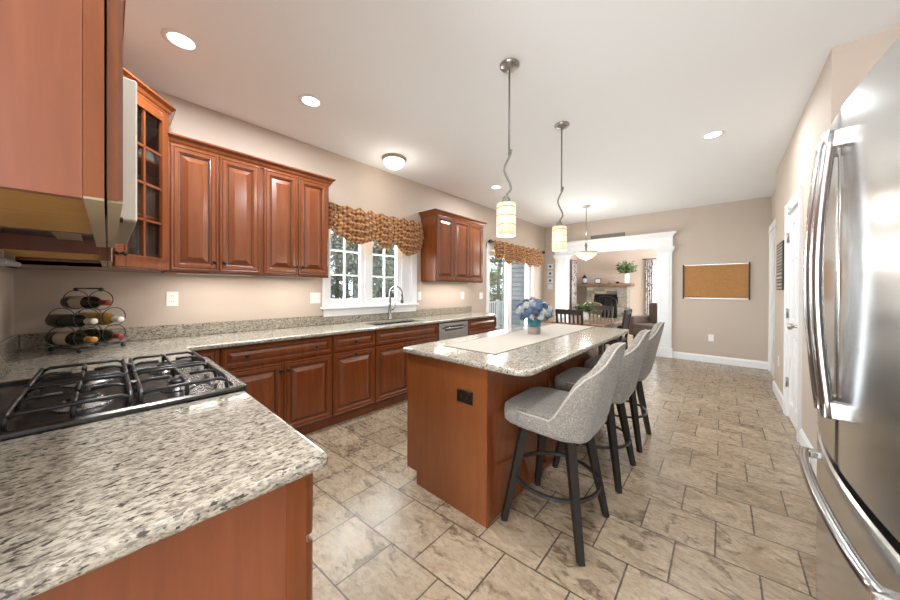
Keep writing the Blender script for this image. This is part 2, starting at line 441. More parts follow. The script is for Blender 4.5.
def tag(o, label, cat, group=None, kind=None):
    if label: o['label'] = label
    if cat: o['category'] = cat
    if group: o['group'] = group
    if kind: o['kind'] = kind
    return o
def thing(name, label, cat, loc=(0, 0, 0), rz=0.0, group=None):
    o = bpy.data.objects.new(name, None); COL.objects.link(o)
    o.empty_display_size = 0.05
    o.location = loc; o.rotation_euler = (0, 0, rz)
    return tag(o, label, cat, group)
def struct(name, mb, m, label=None):
    o = mb.build(name, m); o['kind'] = 'structure'
    if label: o['label'] = label
    return o
def copy_tree(o, parent=None):
    c = o.copy(); COL.objects.link(c); c.parent = parent
    for ch in list(o.children): copy_tree(ch, c)
    return c
def dup(o, loc, rz, label, group=None):
    c = copy_tree(o); c.location = loc
    e = o.rotation_euler.copy(); e.z = rz; c.rotation_euler = e
    c['label'] = label
    if group: c['group'] = group
    return c
def rrect(x0, x1, y0, y1, r, n=6):
    out = []
    rs = r if isinstance(r, (list, tuple)) else [r]*4
    for (cx, cy, a0, rr) in ((x1-rs[0], y1-rs[0], 0, rs[0]), (x0+rs[1], y1-rs[1], 90, rs[1]), (x0+rs[2], y0+rs[2], 180, rs[2]), (x1-rs[3], y0+rs[3], 270, rs[3])):
        for k in range(n+1):
            a = math.radians(a0+90*k/n); out.append((cx+rr*math.cos(a), cy+rr*math.sin(a)))
    return out

# ------------------------------------------------------------------ the room
XL, XR, YN, YF, ZC = -3.355, 0.52, -0.40, 7.34, 2.886
struct('floor', MB().box(XL-0.1, 2.3, -3.2, YF+0.12, -0.08, 0), M_FLOOR)
struct('ceiling', MB().box(XL-0.1, 2.3, -3.2, YF, ZC, ZC+0.1), M_CEIL)
def wall_cells(axis, at, th, s, z, holes):
    """a wall along an axis with rectangular holes; s and z are the breakpoints, holes index pairs left open"""
    mb = MB(); full = {(i, j) for i in range(len(s)-1) for j in range(len(z)-1)} - set(holes)
    mb.cells(s, z, full, 0, th)
    if axis == 'y': mb.V = [(at+v[2], v[0], v[1]) for v in mb.V]
    else: mb.V = [(v[0], at+v[2], v[1]) for v in mb.V]
    return mb
# window wall: window hole Y 1.69-2.92, z 1.13-2.16; slider hole Y 4.87-6.62
struct('wall_left', wall_cells('y', XL, -0.14, [YN-0.12, 1.69, 2.92, 4.88, 6.62, YF+0.12], [0, 1.13, 2.10, 2.16, ZC], [(1, 1), (1, 2), (3, 0), (3, 1)]), M_WALL)
OX0, OX1, OZ = -2.82, -0.955, 2.17
struct('wall_far', wall_cells('x', YF, 0.14, [XL-0.14, OX0, OX1, 1.4], [0, OZ, ZC], [(1, 0)]), M_WALL)
struct('wall_near', MB().box(XL-0.14, -0.62, YN-0.12, YN, 0, ZC), M_WALL)
# right wall with the pantry door hole; steps back beyond it
struct('wall_right', wall_cells('y', XR, 0.14, [3.12, 4.10, 4.75, 5.87], [0, 2.13, ZC], [(1, 0)]), M_WALL)
struct('wall_return', MB().box(XR+0.14, 2.3, 3.12, 3.24, 0, ZC), M_WALL)
struct('wall_recess', MB().box(0.60, 0.72, 5.87, YF, 0, ZC).box(XR+0.14, 0.60, 5.87, 5.95, 0, ZC), M_WALL)
struct('wall_alcove', wall_cells('y', 1.12, 0.12, [-3.2, -2.7, -0.3, 3.12], [0, 0.3, 2.4, ZC], [(1, 1)]), M_WALL)  # unseen opening added so sky light reaches the near ceiling and cabinets
struct('wall_rear', wall_cells('x', -3.2, 0.12, [-0.74, -0.55, 0.95, 1.12], [0, 2.2, ZC], [(1, 0)]), M_WALL)  # unseen opening added to let the rear fill light in
struct('wall_rear_left', MB().box(-0.74, -0.62, -3.2, YN-0.12, 0, ZC), M_WALL)

BP = [(0, 0), (0.014, 0), (0.014, 0.10), (0.008, 0.118), (0.004, 0.13), (0, 0.13)]
struct('baseboard_far', MB().sweep([(-0.72, YF-0.001), (0.60, YF-0.001)], BP), M_WHITE)
struct('baseboard_far_left', MB().sweep([(XL, YF-0.001), (-3.07, YF-0.001)], BP), M_WHITE)
struct('baseboard_right', MB().sweep([(0.60, 5.87), (XR-0.001, 5.87), (XR-0.001, 4.87)], BP), M_WHITE)
struct('baseboard_right_corner', MB().sweep([(XR-0.001, 3.99), (XR-0.001, 3.119), (1.12, 3.119)], BP), M_WHITE)
struct('baseboard_left', MB().sweep([(XL+0.001, 4.36), (XL+0.001, 4.78)], BP).sweep([(XL+0.001, 6.73), (XL+0.001, YF)], BP), M_WHITE)

# ---- cased opening to the living room: pilasters, header, curved corner brackets
mb = MB()
for (a, c) in ((-3.055, -2.805), (-0.965, -0.735)):
    mb.box(a, c, YF-0.05, YF+0.15, 0, 2.16)
    mb.box(a+0.05, c-0.05, YF-0.056, YF-0.049, 0.26, 2.0)           # recessed face strip
    mb.box(a+0.045, a+0.055, YF-0.062, YF-0.05, 0.25, 2.02).box(c-0.055, c-0.045, YF-0.062, YF-0.05, 0.25, 2.02)
    mb.box(a-0.02, c+0.02, YF-0.075, YF-0.001, 0, 0.19, 0.006)
    cp = [(0, 2.06), (0.012, 2.06), (0.02, 2.085), (0.03, 2.10), (0.045, 2.14), (0.05, 2.165), (0, 2.165)]
    mb.sweep([(a, YF), (a, YF-0.05), (c, YF-0.05), (c, YF)], cp)
hp = [(0, 2.165), (0.012, 2.165), (0.012, 2.36), (0.025, 2.375), (0.042, 2.405), (0.07, 2.432), (0.074, 2.45), (0, 2.45)]
mb.box(-3.055, -0.735, YF-0.05, YF+0.15, 2.165, 2.445)
mb.sweep([(-3.055, YF), (-3.055, YF-0.05), (-0.735, YF-0.05), (-0.735, YF)], hp)
for sx, x in ((1, -2.805), (-1, -0.965)):                            # quarter-round brackets
    r = 0.16; poly = [(0, 0), (0, -r)]+[(r-r*math.cos(a), -r+r*math.sin(a)) for a in [k*PI/2/8 for k in range(1, 9)]]
    b2 = MB().prism(poly, 0, 0.19); b2.V = [(x+sx*v[0], YF-0.045+v[2], 2.166+v[1]) for v in b2.V]
    mb.raw(b2.V, b2.F)
struct('trim_1', mb, M_WHITE, 'white cased opening with pilasters and moulded header')

# ---- kitchen window (window_1)
w1 = MB()
x = XL
w1.box(x-0.05, x+0.02, 1.60, 1.692, 1.09, 2.26).box(x-0.05, x+0.02, 2.915, 3.01, 1.09, 2.26).box(x-0.02, x+0.022, 1.60, 3.01, 2.16, 2.27)
win = w1.build('window_1', M_WHITE); win['kind'] = 'structure'; win['label'] = 'white double casement window over the sink'
MB().box(x-0.05, x+0.055, 1.58, 3.03, 1.085, 1.11, 0.005).build('sill', M_WHITE, win)
MB().box(x+0.001, x+0.025, 1.61, 3.0, 1.0, 1.085, 0.004).build('apron', M_WHITE, win)
def sash(y0, y1, z0, z1, gy0, gy1):
    f = MB()
    X0, X1 = x-0.085, x-0.035
    f.box(X0, X1, y0, gy0, z0, z1).box(X0, X1, gy1, y1, z0, z1).box(X0, X1, gy0, gy1, z0, 1.195).box(X0, X1, gy0, gy1, z1-0.06, z1)
    for zz in (1.485, 1.775): f.box(X0+0.01, X1-0.004, gy0, gy1, zz-0.009, zz+0.009)
    f.box(X0+0.012, X1-0.006, (gy0+gy1)/2-0.009, (gy0+gy1)/2+0.009, 1.195, z1-0.06)
    s = f.build('sash', M_WHITE, win)
    MB().box(x-0.064, x-0.058, gy0, gy1, 1.195, z1-0.06).build('glass_pane', M_GLASS, s)
sash(1.645, 2.165, 1.12, 2.15, 1.70, 2.112)
sash(2.235, 2.755, 1.12, 2.15, 2.287, 2.69)
MB().box(x-0.13, x-0.002, 1.625, 1.645, 1.11, 2.17).box(x-0.13, x-0.012, 2.165, 2.235, 1.11, 2.17).box(x-0.13, x-0.012, 2.755, 2.80, 1.11, 2.17).box(x-0.13, x-0.03, 2.80, 2.93, 1.11, 2.17).box(x-0.14, x+0.016, 1.66, 2.93, 1.108, 1.134).box(x-0.13, x-0.01, 1.64, 2.93, 2.14, 2.17).build('window_frame', M_WHITE, win)
k = MB().tube([(x-0.03, 1.86, 1.15), (x+0.0, 1.88, 1.165), (x+0.01, 1.95, 1.17), (x+0.005, 2.03, 1.155)], 0.009).sphere((x+0.005, 2.03, 1.155), 0.013)
k.box(x-0.035, x-0.015, 1.83, 1.93, 1.125, 1.155, 0.005).build('crank_handle', M_WHITE, win)

# ---- sliding patio door (door_1)
d1 = MB()
d1.box(x-0.02, x+0.02, 4.78, 4.88, 0, 2.20).box(x-0.145, x+0.02, 6.612, 6.72, 0, 2.20).box(x-0.145, x-0.02, 4.87, 4.885, 0, 2.1).box(x-0.02, x+0.022, 4.78, 6.72, 2.10, 2.20).box(x-0.14, x+0.02, 4.88, 6.62, 0.0, 0.03)
sd = d1.build('door_1', M_WHITE); sd['kind'] = 'structure'; sd['label'] = 'white sliding glass patio door beyond the cabinets'
for (a, c, xx) in ((4.88, 5.80, x-0.10), (5.62, 6.62, x-0.05)):
    f = MB(); t = 0.02
    f.box(xx-t, xx+t, a, a+0.16 if a > 5 else a+0.05, 0.03, 2.09).box(xx-t, xx+t, c-0.17 if a > 5 else c-0.14, c, 0.03, 2.09).box(xx-t, xx+t, a, c, 0.03, 0.15).box(xx-t, xx+t, a, c, 1.98, 2.09)
    p = f.build('door_panel', M_WHITE, sd)
    MB().box(xx-0.004, xx+0.004, a+0.05, c-0.1, 0.14, 1.99).build('glass_pane', M_GLASS, p)
MB().box(x-0.055, x-0.028, 5.70, 5.73, 0.95, 1.15, 0.006).build('door_handle', M_WHITE, sd)

# ---- six-panel pantry door in the right wall (door_2)
d2 = MB()
cas = [(0, 0), (0.016, 0), (0.02, 0.02), (0.012, 0.07), (0.012, 0.09), (0, 0.09)]
X = XR
d2.box(X-0.018, X, 4.75, 4.845, 0, 2.215).box(X-0.018, X, 4.005, 4.10, 0, 2.215).box(X-0.02, X, 4.005, 4.845, 2.12, 2.225).box(X, X+0.13, 4.74, 4.752, 0, 2.13).box(X, X+0.13, 4.098, 4.11, 0, 2.13).box(X, X+0.13, 4.1, 4.75, 2.118, 2.132)
d2.box(X-0.024, X, 4.83, 4.848, 0, 2.228).box(X-0.024, X, 4.0, 4.02, 0, 2.228)
pd = d2.build('door_2', M_WHITE); pd['kind'] = 'structure'; pd['label'] = 'white six panel door beside the refrigerator'
leaf = MB().box(0.016, 0.04, 0, 0.625, 0, 2.105)
for (z0, z1) in ((0.16, 0.86), (1.0, 1.62), (1.74, 1.98)):
    for (a, c) in ((0.085, 0.285), (0.34, 0.54)):
        r = MB().raised(a, c, z0, z1, 0, 0.0155, 0.03); r.V = [(v[1]+0.0, v[0], v[2]) for v in r.V]; leaf.raw(r.V, r.F)
for (a, c) in ((0, 0.085), (0.54, 0.625)): leaf.box(-0.004, 0.0158, a, c, 0, 2.105)
for (z0, z1) in ((0, 0.16), (0.86, 1.0), (1.62, 1.74), (1.98, 2.105)): leaf.box(-0.004, 0.0158, 0.0855, 0.5395, z0, z1)
for (z0, z1) in ((0.1605, 0.8595), (1.0005, 1.6195), (1.7405, 1.9795)): leaf.box(-0.004, 0.0158, 0.285, 0.34, z0, z1)
leaf.shift((X+0.006, 4.112, 0.01)); lo = leaf.build('door_leaf', M_WHITE, pd)
kn = MB(); kn.lathe([(0.03, 0), (0.03, 0.006), (0.012, 0.01), (0.012, 0.035), (0.026, 0.042), (0.03, 0.055), (0.024, 0.068), (0.001, 0.071)], n=18)
kn.V = [(X+0.002-v[2], 4.19+v[0], 0.985+v[1]) for v in kn.V]; kn.build('door_knob', M_NICKEL, lo)
for zz in (0.36, 1.08, 1.87):
    MB().tube([(X-0.012, 4.742, zz-0.05), (X-0.012, 4.742, zz+0.05)], 0.008, 8).box(X-0.006, X+0.002, 4.715, 4.745, zz-0.045, zz+0.045).build('hinge', M_NICKEL, pd)
MB().box(X-0.035, X-0.018, 4.46, 4.5, 2.125, 2.15).build('catch', M_NICKEL, pd)
# ---- cased door in the recess (door_3)
d3 = MB().box(0.575, 0.60, 5.955, 6.06, 0, 2.36).box(0.575, 0.60, 7.22, YF-0.003, 0, 2.36).box(0.57, 0.60, 5.955, YF-0.003, 2.26, 2.37).box(0.586, 0.5995, 6.06, 7.22, 0, 2.26)
for (z0, z1) in ((0.2, 1.0), (1.15, 2.1)):
    for (a, c) in ((6.2, 6.58), (6.70, 7.08)):
        r = MB().raised(a, c, z0, z1, 0, 0.006, 0.04); r.V = [(0.5785+v[1]*0.5, v[0], v[2]) for v in r.V]; d3.raw(r.V, r.F)
struct('door_3', d3, M_WHITE, 'white cased door in the far right corner')

# ---- living room shell beyond the opening
LX0, LX1, LY = -4.28, 2.0, 12.3
M_LFLOOR = wood('pale_floor_boards', (0.42, 0.33, 0.25), (0.50, 0.40, 0.31), (0.56, 0.46, 0.37), 0.2, (9, 0.7, 9))
struct('floor_living', MB().box(LX0-0.1, LX1, YF+0.12, LY+0.1, -0.08, 0), M_LFLOOR)
struct('ceiling_living', MB().box(LX0-0.1, LX1, YF, LY+0.1, ZC, ZC+0.1), M_CEIL)
struct('wall_living_back', wall_cells('x', LY, 0.12, [LX0-0.12, -1.74, -0.85, LX1], [0, 0.35, 2.2, ZC], [(1, 1)]), M_WALL)
struct('wall_living_left', MB().box(LX0-0.12, LX0, YF-0.001, LY, 0, ZC), M_WALL)
struct('wall_living_right', wall_cells('y', LX1, 0.12, [YF, 8.4, 11.6, LY], [0, 0.3, 2.5, ZC], [(1, 1)]), M_WALL)  # opening added on the unseen side for the living-room fill light
struct('baseboard_living', MB().sweep([(LX0, LY-0.001), (-3.83, LY-0.001)], BP).sweep([(-2.40, LY-0.001), (LX1, LY-0.001)], BP), M_WHITE)
w2 = MB().box(-1.82, -1.74, LY-0.02, LY+0.02, 0.27, 2.28).box(-0.85, -0.77, LY-0.02, LY+0.02, 0.27, 2.28).box(-1.82, -0.77, LY-0.02, LY+0.02, 2.2, 2.29).box(-1.84, -0.75, LY-0.05, LY+0.02, 0.29, 0.35).box(-1.74, -0.85, LY+0.04, LY+0.07, 1.25, 1.30).box(-1.74, -1.70, LY+0.04, LY+0.07, 0.35, 2.2).box(-0.89, -0.85, LY+0.04, LY+0.07, 0.35, 2.2)
w2o = w2.build('window_2', M_WHITE); w2o['kind'] = 'structure'; w2o['label'] = 'bright living room window right of the fireplace'
MB().box(-1.70, -0.89, LY+0.052, LY+0.058, 0.35, 2.2).build('glass_pane', M_GLASS, w2o)

# ------------------------------------------------------------------ cabinets
CROWN = [(0, 0), (0.012, 0), (0.014, 0.012), (0.022, 0.022), (0.03, 0.04), (0.045, 0.055), (0.05, 0.058), (0.05, 0.07), (0, 0.07)]
def knob_mb(x, z, y):
    k = MB().lathe([(0.006, 0), (0.006, 0.012), (0.0145, 0.018), (0.016, 0.024), (0.012, 0.030), (0.001, 0.032)], n=12)
    k.V = [(x+v[0], y-v[2], z+v[1]) for v in k.V]
    return k
def door(root, x0, x1, z0, z1, knob=None, name='door', t=0.02, flat=False):
    o = MB().raised(x0, x1, z0, z1, -t, t-0.001, flat=flat).build(name, M_WOOD, root)
    for p in (knob or []):
        knob_mb(p[0], p[1], -t).build('knob', M_BRONZE, o)
    return o
def crown_at(root, path, z, m=None):
    return MB().sweep(path, [(o, z+h) for o, h in CROWN]).build('crown_molding', M_WOOD, root)
WPOS, WR = (-3.045, 0.0), PI/2          # uppers on the window wall: local x runs along +Y

M_FILL_STRIP = emit('fill_strip_lens', (0.5, 0.45, 0.4), 0.25)
def upper(name, label, y0, w, ndoors, z0, z1, group, pairs=True, ends=(False, False)):
    r = thing(name, label, 'cabinet', (-3.045, y0, 0), PI/2, group)
    d = 0.308
    c = MB().box(0, w, 0, d, z0+0.0, z1)
    c.build('carcass', M_WOOD, r)
    n = ndoors; ww = w/n; g = 0.003
    for i in range(n):
        a, b = i*ww+g+ (0.012 if i == 0 else 0), (i+1)*ww-g-(0.012 if i == n-1 else 0)
        kx = b-0.028 if (i % 2 == 0 and not (n == 3 and i == 2)) else a+0.028
        if n == 3: kx = {0: a+0.028, 1: b-0.028, 2: a+0.028}[i]
        door(r, a, b, z0+0.015, z1-0.02, [(kx, z0+0.085)])
    path = [(0, 0), (w, 0)]
    if ends[0]: path = [(0, d)]+path
    if ends[1]: path = path+[(w, d)]
    crown_at(r, path, z1-0.02)
    MB().box(0, w, 0.0, 0.018, z0-0.008, z0+0.004).build('light_rail', M_WOOD, r)
    MB().box(0.06, w-0.06, 0.05, 0.09, z0-0.010, z0-0.0005).build('added_fill_strip', M_FILL_STRIP, r)  # strip added as a fixture for the fill lamp below
    d_ = bpy.data.lights.new('strip_fill_lamp', 'AREA'); d_.shape = 'RECTANGLE'; d_.size = w-0.12; d_.size_y = 0.04; d_.energy = 2.9*w/0.6; d_.color = (1, 0.96, 0.9)  # added fill lamp that brightens the wall under the cabinet
    l_ = bpy.data.objects.new('strip_fill_lamp', d_); COL.objects.link(l_); l_.location = (-3.045-0.07, y0+w/2, z0-0.012); l_.rotation_euler = (0, 0, PI/2)
    return r
ZB, ZT = 1.437, 2.40
upper('upper_cabinet', 'cherry two door wall cabinet between the glass corner cabinet and its neighbour', 0.290, 0.612, 2, ZB, ZT, 'window wall upper cabinets', ends=(False, False))
upper('upper_cabinet', 'cherry two door wall cabinet just left of the kitchen window', 0.903, 0.618, 2, ZB, ZT, 'window wall upper cabinets', ends=(False, True))
upper('upper_cabinet', 'cherry three door wall cabinet right of the kitchen window', 3.10, 1.145, 3, ZB, ZT, 'window wall upper cabinets', ends=(True, True))

# diagonal glass-door corner cabinet (built in the plan of the room, then shifted to its base)
cc = thing('corner_cabinet', 'tall diagonal corner wall cabinet with a divided glass door', 'cabinet', (-3.2, -0.2, ZB))
A, B = (-2.70, 0.0), (-3.045, 0.287)                                 # diagonal front from near wall side to window wall side
pl = [(XL+0.004, YN+0.004), (-2.70, YN+0.004), A, B, (XL+0.004, 0.287)]
ZC2 = 2.595
mb = MB()
mb.prism(pl, ZB, ZB+0.02).prism(pl, ZC2-0.02, ZC2)
mb.box(XL+0.004, XL+0.02, YN+0.004, 0.287, ZB, ZC2).box(XL+0.004, -2.70, YN+0.004, YN+0.02, ZB, ZC2)
mb.box(XL+0.004, -3.03, 0.270, 0.287, ZB, ZC2).box(-2.72, -2.70, YN+0.004, 0.0, ZB, ZC2)
ca = mb.build('carcass', M_WOOD, cc, True)
MB().prism([(XL+0.02, YN+0.02), (-2.73, YN+0.02), (-2.735, 0.0), (-3.05, 0.265), (XL+0.02, 0.265)], 1.80, 1.815).build('shelf', M_WOOD, cc, True)
MB().prism([(XL+0.02, YN+0.02), (-2.73, YN+0.02), (-2.735, 0.0), (-3.05, 0.265), (XL+0.02, 0.265)], 2.19, 2.205).build('shelf', M_WOOD, cc, True)
L = math.hypot(B[0]-A[0], B[1]-A[1]); ang = math.atan2(B[1]-A[1], B[0]-A[0])
def diag(mb):
    # local x from A to B, local y into the cabinet
    ca_, sa = math.cos(ang), math.sin(ang)
    mb.V = [(A[0]+v[0]*ca_-v[1]*sa, A[1]+v[0]*sa+v[1]*ca_, v[2]) for v in mb.V]
    return mb
f = MB().box(0, 0.03, -0.004, 0.018, ZB, ZC2).box(L-0.03, L, -0.004, 0.018, ZB, ZC2).box(0, L, -0.004, 0.018, ZB, ZB+0.02).box(0, L, -0.004, 0.018, ZC2-0.06, ZC2)
diag(f).build('face_frame', M_WOOD, cc, True)
gx0, gx1, gz0, gz1 = 0.085, L-0.085, ZB+0.09, ZC2-0.10
f = MB()
for st in ((0.016, gx0, ZB+0.012, ZC2-0.03), (gx1, L-0.016, ZB+0.012, ZC2-0.03), (gx0, gx1, ZB+0.012, gz0), (gx0, gx1, gz1, ZC2-0.03)):
    f.box(st[0], st[1], -0.026, -0.006, st[2], st[3], 0.003)
f.box(gx0-0.012, gx0, -0.032, -0.02, gz0, gz1).box(gx1, gx1+0.012, -0.032, -0.02, gz0, gz1).box(gx0-0.012, gx1+0.012, -0.032, -0.02, gz0-0.012, gz0).box(gx0-0.012, gx1+0.012, -0.032, -0.02, gz1, gz1+0.012)
for zz in (1, 2, 3): f.box(gx0, gx1, -0.024, -0.010, gz0+(gz1-gz0)*zz/4-0.008, gz0+(gz1-gz0)*zz/4+0.008)
f.box((gx0+gx1)/2-0.008, (gx0+gx1)/2+0.008, -0.024, -0.010, gz0, gz1)
dd = diag(f).build('door', M_WOOD, cc, True)
diag(MB().box(gx0, gx1, -0.0145, -0.0115, gz0, gz1)).build('glass_pane', M_GLASS, dd).location = (0, 0, 0)
dd.children[0].data.transform(Matrix.Translation((3.2, 0.2, -ZB)))
kk = diag(knob_mb(0.05, ZB+0.09, -0.026)).shift((3.2, 0.2, -ZB)).build('knob', M_BRONZE, dd)
crown_at(cc, [(-2.70, YN+0.01), (-2.70, 0.0), B, (XL+0.01, 0.287)][::1], ZC2-0.02).data.transform(Matrix.Translation((3.2, 0.2, -ZB)))
# tumblers behind the corner cabinet's glass
gl = None
for i, (gx, gy) in enumerate(((-3.00, 0.13), (-2.90, 0.05), (-3.08, 0.02), (-2.98, -0.08))):
    t = MB().lathe([(0.026, 0.003), (0.030, 0.004), (0.034, 0.13), (0.032, 0.13), (0.028, 0.012), (0.001, 0.010)], n=16)
    if gl is None:
        gl = t.build('tumbler', M_GLASS); gl.location = (gx, gy, ZB+0.0205)
        o = gl
    else:
        o = gl.copy(); COL.objects.link(o); o.location = (gx, gy, ZB+0.0205)
    tag(o, 'clear glass tumbler standing inside the corner cabinet behind its glass door', 'glass', 'tumblers in the corner cabinet')

# near wall: end cabinet, microwave with cabinet over it, filler cabinet
def near_upper(label, xr, w, z0, z1, group, ndoor, end_panel=False, ends=(False, False)):
    r = thing('upper_cabinet', label, 'cabinet', (xr, -0.0235, 0), PI, group)
    d = 0.37
    c = MB()
    c.box(0, 0.018, 0, d, z0 if ends[0] else z0+0.033, z1).box(w-0.018, w, 0, d, z0+0.033, z1).box(0.018, w-0.018, d-0.012, d, z0, z1).box(0.018, w-0.018, 0, d-0.012, z1-0.018, z1)
    c.build('side_panel', M_ENDP, r)
    MB().box(0.018, w-0.018, 0.0, d-0.012, z0+0.035, z0+0.05).box(0.018, 0.05, 0.02, 0.06, z0+0.02, z0+0.035).box(0.018, w-0.018, d-0.05, d-0.012, z0+0.02, z0+0.035).build('bottom_panel', M_MAPLE, r)
    MB().box(0, 0.045, -0.02, -0.0005, z0+0.004, z1).box(w-0.045, w, -0.02, -0.0005, z0+0.004, z1).box(0.045, w-0.045, -0.02, -0.0005, z0+0.004, z0+0.05).box(0.045, w-0.045, -0.02, -0.0005, z1-0.05, z1).build('face_frame', M_WOOD, r)
    MB().box(0.0, w, -0.020, -0.0005, z0, z0+0.0035).build('frame_edge', M_TAN, r)
    ww = w/ndoor
    for i in range(ndoor):
        a, b = i*ww+(0.004 if i == 0 else 0.0015), (i+1)*ww-(0.004 if i == ndoor-1 else 0.0015)
        o = MB().raised(a, b, z0+0.004, z1-0.02, -0.0385, 0.0160).build('door', M_WOOD, r)
        MB().box(a+0.002, b-0.002, -0.038, -0.0230, z0+0.001, z0+0.0038).build('door_edge', M_TAN, o)
        k_ = knob_mb((b-0.03) if i % 2 == 0 else (a+0.03), z0+0.085, -0.0385)
        if ends[0]: k_ = MB().lathe([(0.004, 0), (0.004, 0.006), (0.009, 0.010), (0.009, 0.015), (0.001, 0.017)], n=12).xf(Matrix.Translation((b-0.03, -0.0385, z0+0.085)) @ Matrix.Rotation(PI/2, 4, 'X'))
        k_.build('knob', M_BRONZE, o)
    path = [(0, -0.02), (w, -0.02)]
    if ends[0]: path = [(0, d)]+path
    crown_at(r, path, z1-0.02)
    return r
XE = -0.66
near_upper('cherry wall cabinet nearest the camera over the end of the range counter', XE, 0.745, 1.4385, ZT, 'range wall upper cabinets', 1, ends=(True, False))
near_upper('short cherry cabinet above the microwave', -1.408, 0.762, 1.985, ZT, 'range wall upper cabinets', 2)
near_upper('narrow cherry wall cabinet between the microwave and the corner cabinet', -2.172, 0.525, 1.4385, ZT, 'range wall upper cabinets', 1)

mw = thing('microwave', 'over the range microwave hood with a pale front edge', 'microwave', (-1.412, -0.395, 1.53), PI)
# local: x to the left along the wall, y forward is negative here
M_CREAM = mat('cream_enamel', (0.70, 0.66, 0.58), 0.25)
MB().box(0.002, 0.752, -0.405, -0.002, 0.006, 0.450, 0.003).build('body', M_BLACK, mw)
MB().box(0.0, 0.754, -0.458, -0.412, 0.0, 0.452, 0.004).build('door', M_CREAM, mw)
MB().box(0.0, 0.754, -0.455, -0.415, -0.003, 0.0).build('door_edge', M_TAN, mw)
MB().box(0.06, 0.52, -0.461, -0.4585, 0.06, 0.40).build('window', M_BLACK, mw)
MB().box(0.25, 0.75, -0.32, -0.25, -0.004, 0.0055).build('rating_label', M_TAN, mw)
MB().box(0.03, 0.2, -0.34, -0.24, -0.003, 0.0055).build('grease_filter', M_STEEL, mw)
MB().box(0.34, 0.42, -0.36, -0.335, -0.012, 0.0055, 0.003).build('light_cover', M_STEEL, mw)
o = MB().box(-2.63, -2.30, -0.35, -0.29, 1.420, 1.441, 0.004).box(-2.60, -2.57, -0.335, -0.305, 1.441, 1.4735).box(-2.36, -2.33, -0.335, -0.305, 1.441, 1.4735).build('under_cabinet_light', mat('pale_grey_metal', (0.42, 0.44, 0.50), 0.35))
tag(o, 'slim grey under-cabinet light strip beneath the narrow cabinet by the corner', 'lamp')

# ---- base cabinets under the window-wall counter
CT, CB = 0.915, 0.885
CFX = -2.755
def base(name, label, y0, w, spec, group='window wall base cabinets', cat='cabinet'):
    r = thing(name, label, cat, (CFX, y0, 0), PI/2, group)
    (MB().box(0, w, 0, 0.58, 0.10, CB-0.002) if spec != 'sink' else MB().box(0, w, 0, 0.58, 0.10, 0.66).box(0, w, 0, 0.018, 0.66, CB-0.002).box(0, 0.018, 0.018, 0.58, 0.66, CB-0.002).box(w-0.018, w, 0.018, 0.58, 0.66, CB-0.002)).box(0.0, w, 0.045, 0.58, 0.0, 0.10).build('carcass', M_WOOD, r)
    g = 0.004
    if spec == 'wide':
        door(r, g, w-g, 0.715, 0.872, [(0.16, 0.795), (w-0.16, 0.795)], 'drawer')
        door(r, g, w/2-0.002, 0.112, 0.698, [(w/2-0.03, 0.635)]); door(r, w/2+0.002, w-g, 0.112, 0.698, [(w/2+0.03, 0.635)])
    elif spec == 'narrow':
        door(r, g, w-g, 0.715, 0.872, [(w/2, 0.795)], 'drawer')
        door(r, g, w-g, 0.112, 0.698, [(w/2, 0.672)])
    elif spec == 'sink':
        door(r, g, w-g, 0.715, 0.872, None, 'false_front')
        door(r, g, w/2-0.002, 0.112, 0.698, [(w/2-0.03, 0.635)]); door(r, w/2+0.002, w-g, 0.112, 0.698, [(w/2+0.03, 0.635)])
    elif spec == 'drawers':
        for z0, z1 in ((0.715, 0.872), (0.42, 0.70), (0.112, 0.405)): door(r, g, w-g, z0, z1, [(w/2, (z0+z1)/2)], 'drawer')
    elif spec == 'blind':
        door(r, g, w-g-0.015, 0.112, 0.872, None)
    return r
base('base_cabinet', 'narrow cherry corner base cabinet where the two counters meet', 0.330, 0.215, 'blind')
base('base_cabinet', 'wide cherry base cabinet with one two-knob drawer over two doors', 0.552, 0.860, 'wide')
base('base_cabinet', 'single door cherry base cabinet left of the sink cabinet', 1.414, 0.474, 'narrow')
base('base_cabinet', 'cherry sink base cabinet under the kitchen window', 1.890, 0.952, 'sink')
base('base_cabinet', 'cherry drawer cabinet right of the dishwasher', 3.475, 0.735, 'drawers')
dw = thing('dishwasher', 'stainless dishwasher under the window wall counter', 'dishwasher', (CFX, 2.848, 0), PI/2)
MB().box(0, 0.615, 0.01, 0.56, 0.10, 0.878).box(0.02, 0.6, 0.06, 0.5, 0, 0.10).build('tub', M_BLACK, dw)
dwd = MB().box(0.004, 0.611, -0.022, 0.009, 0.112, 0.872, 0.004).build('door', M_STEEL, dw)
MB().box(0.12, 0.495, -0.0235, -0.0222, 0.765, 0.825).build('handle_pocket', M_BLACK, dwd)
MB().tube([(0.11, -0.022, 0.80), (0.11, -0.058, 0.80), (0.505, -0.058, 0.80), (0.505, -0.022, 0.80)], 0.011, 10).build('handle', M_STEEL, dwd)

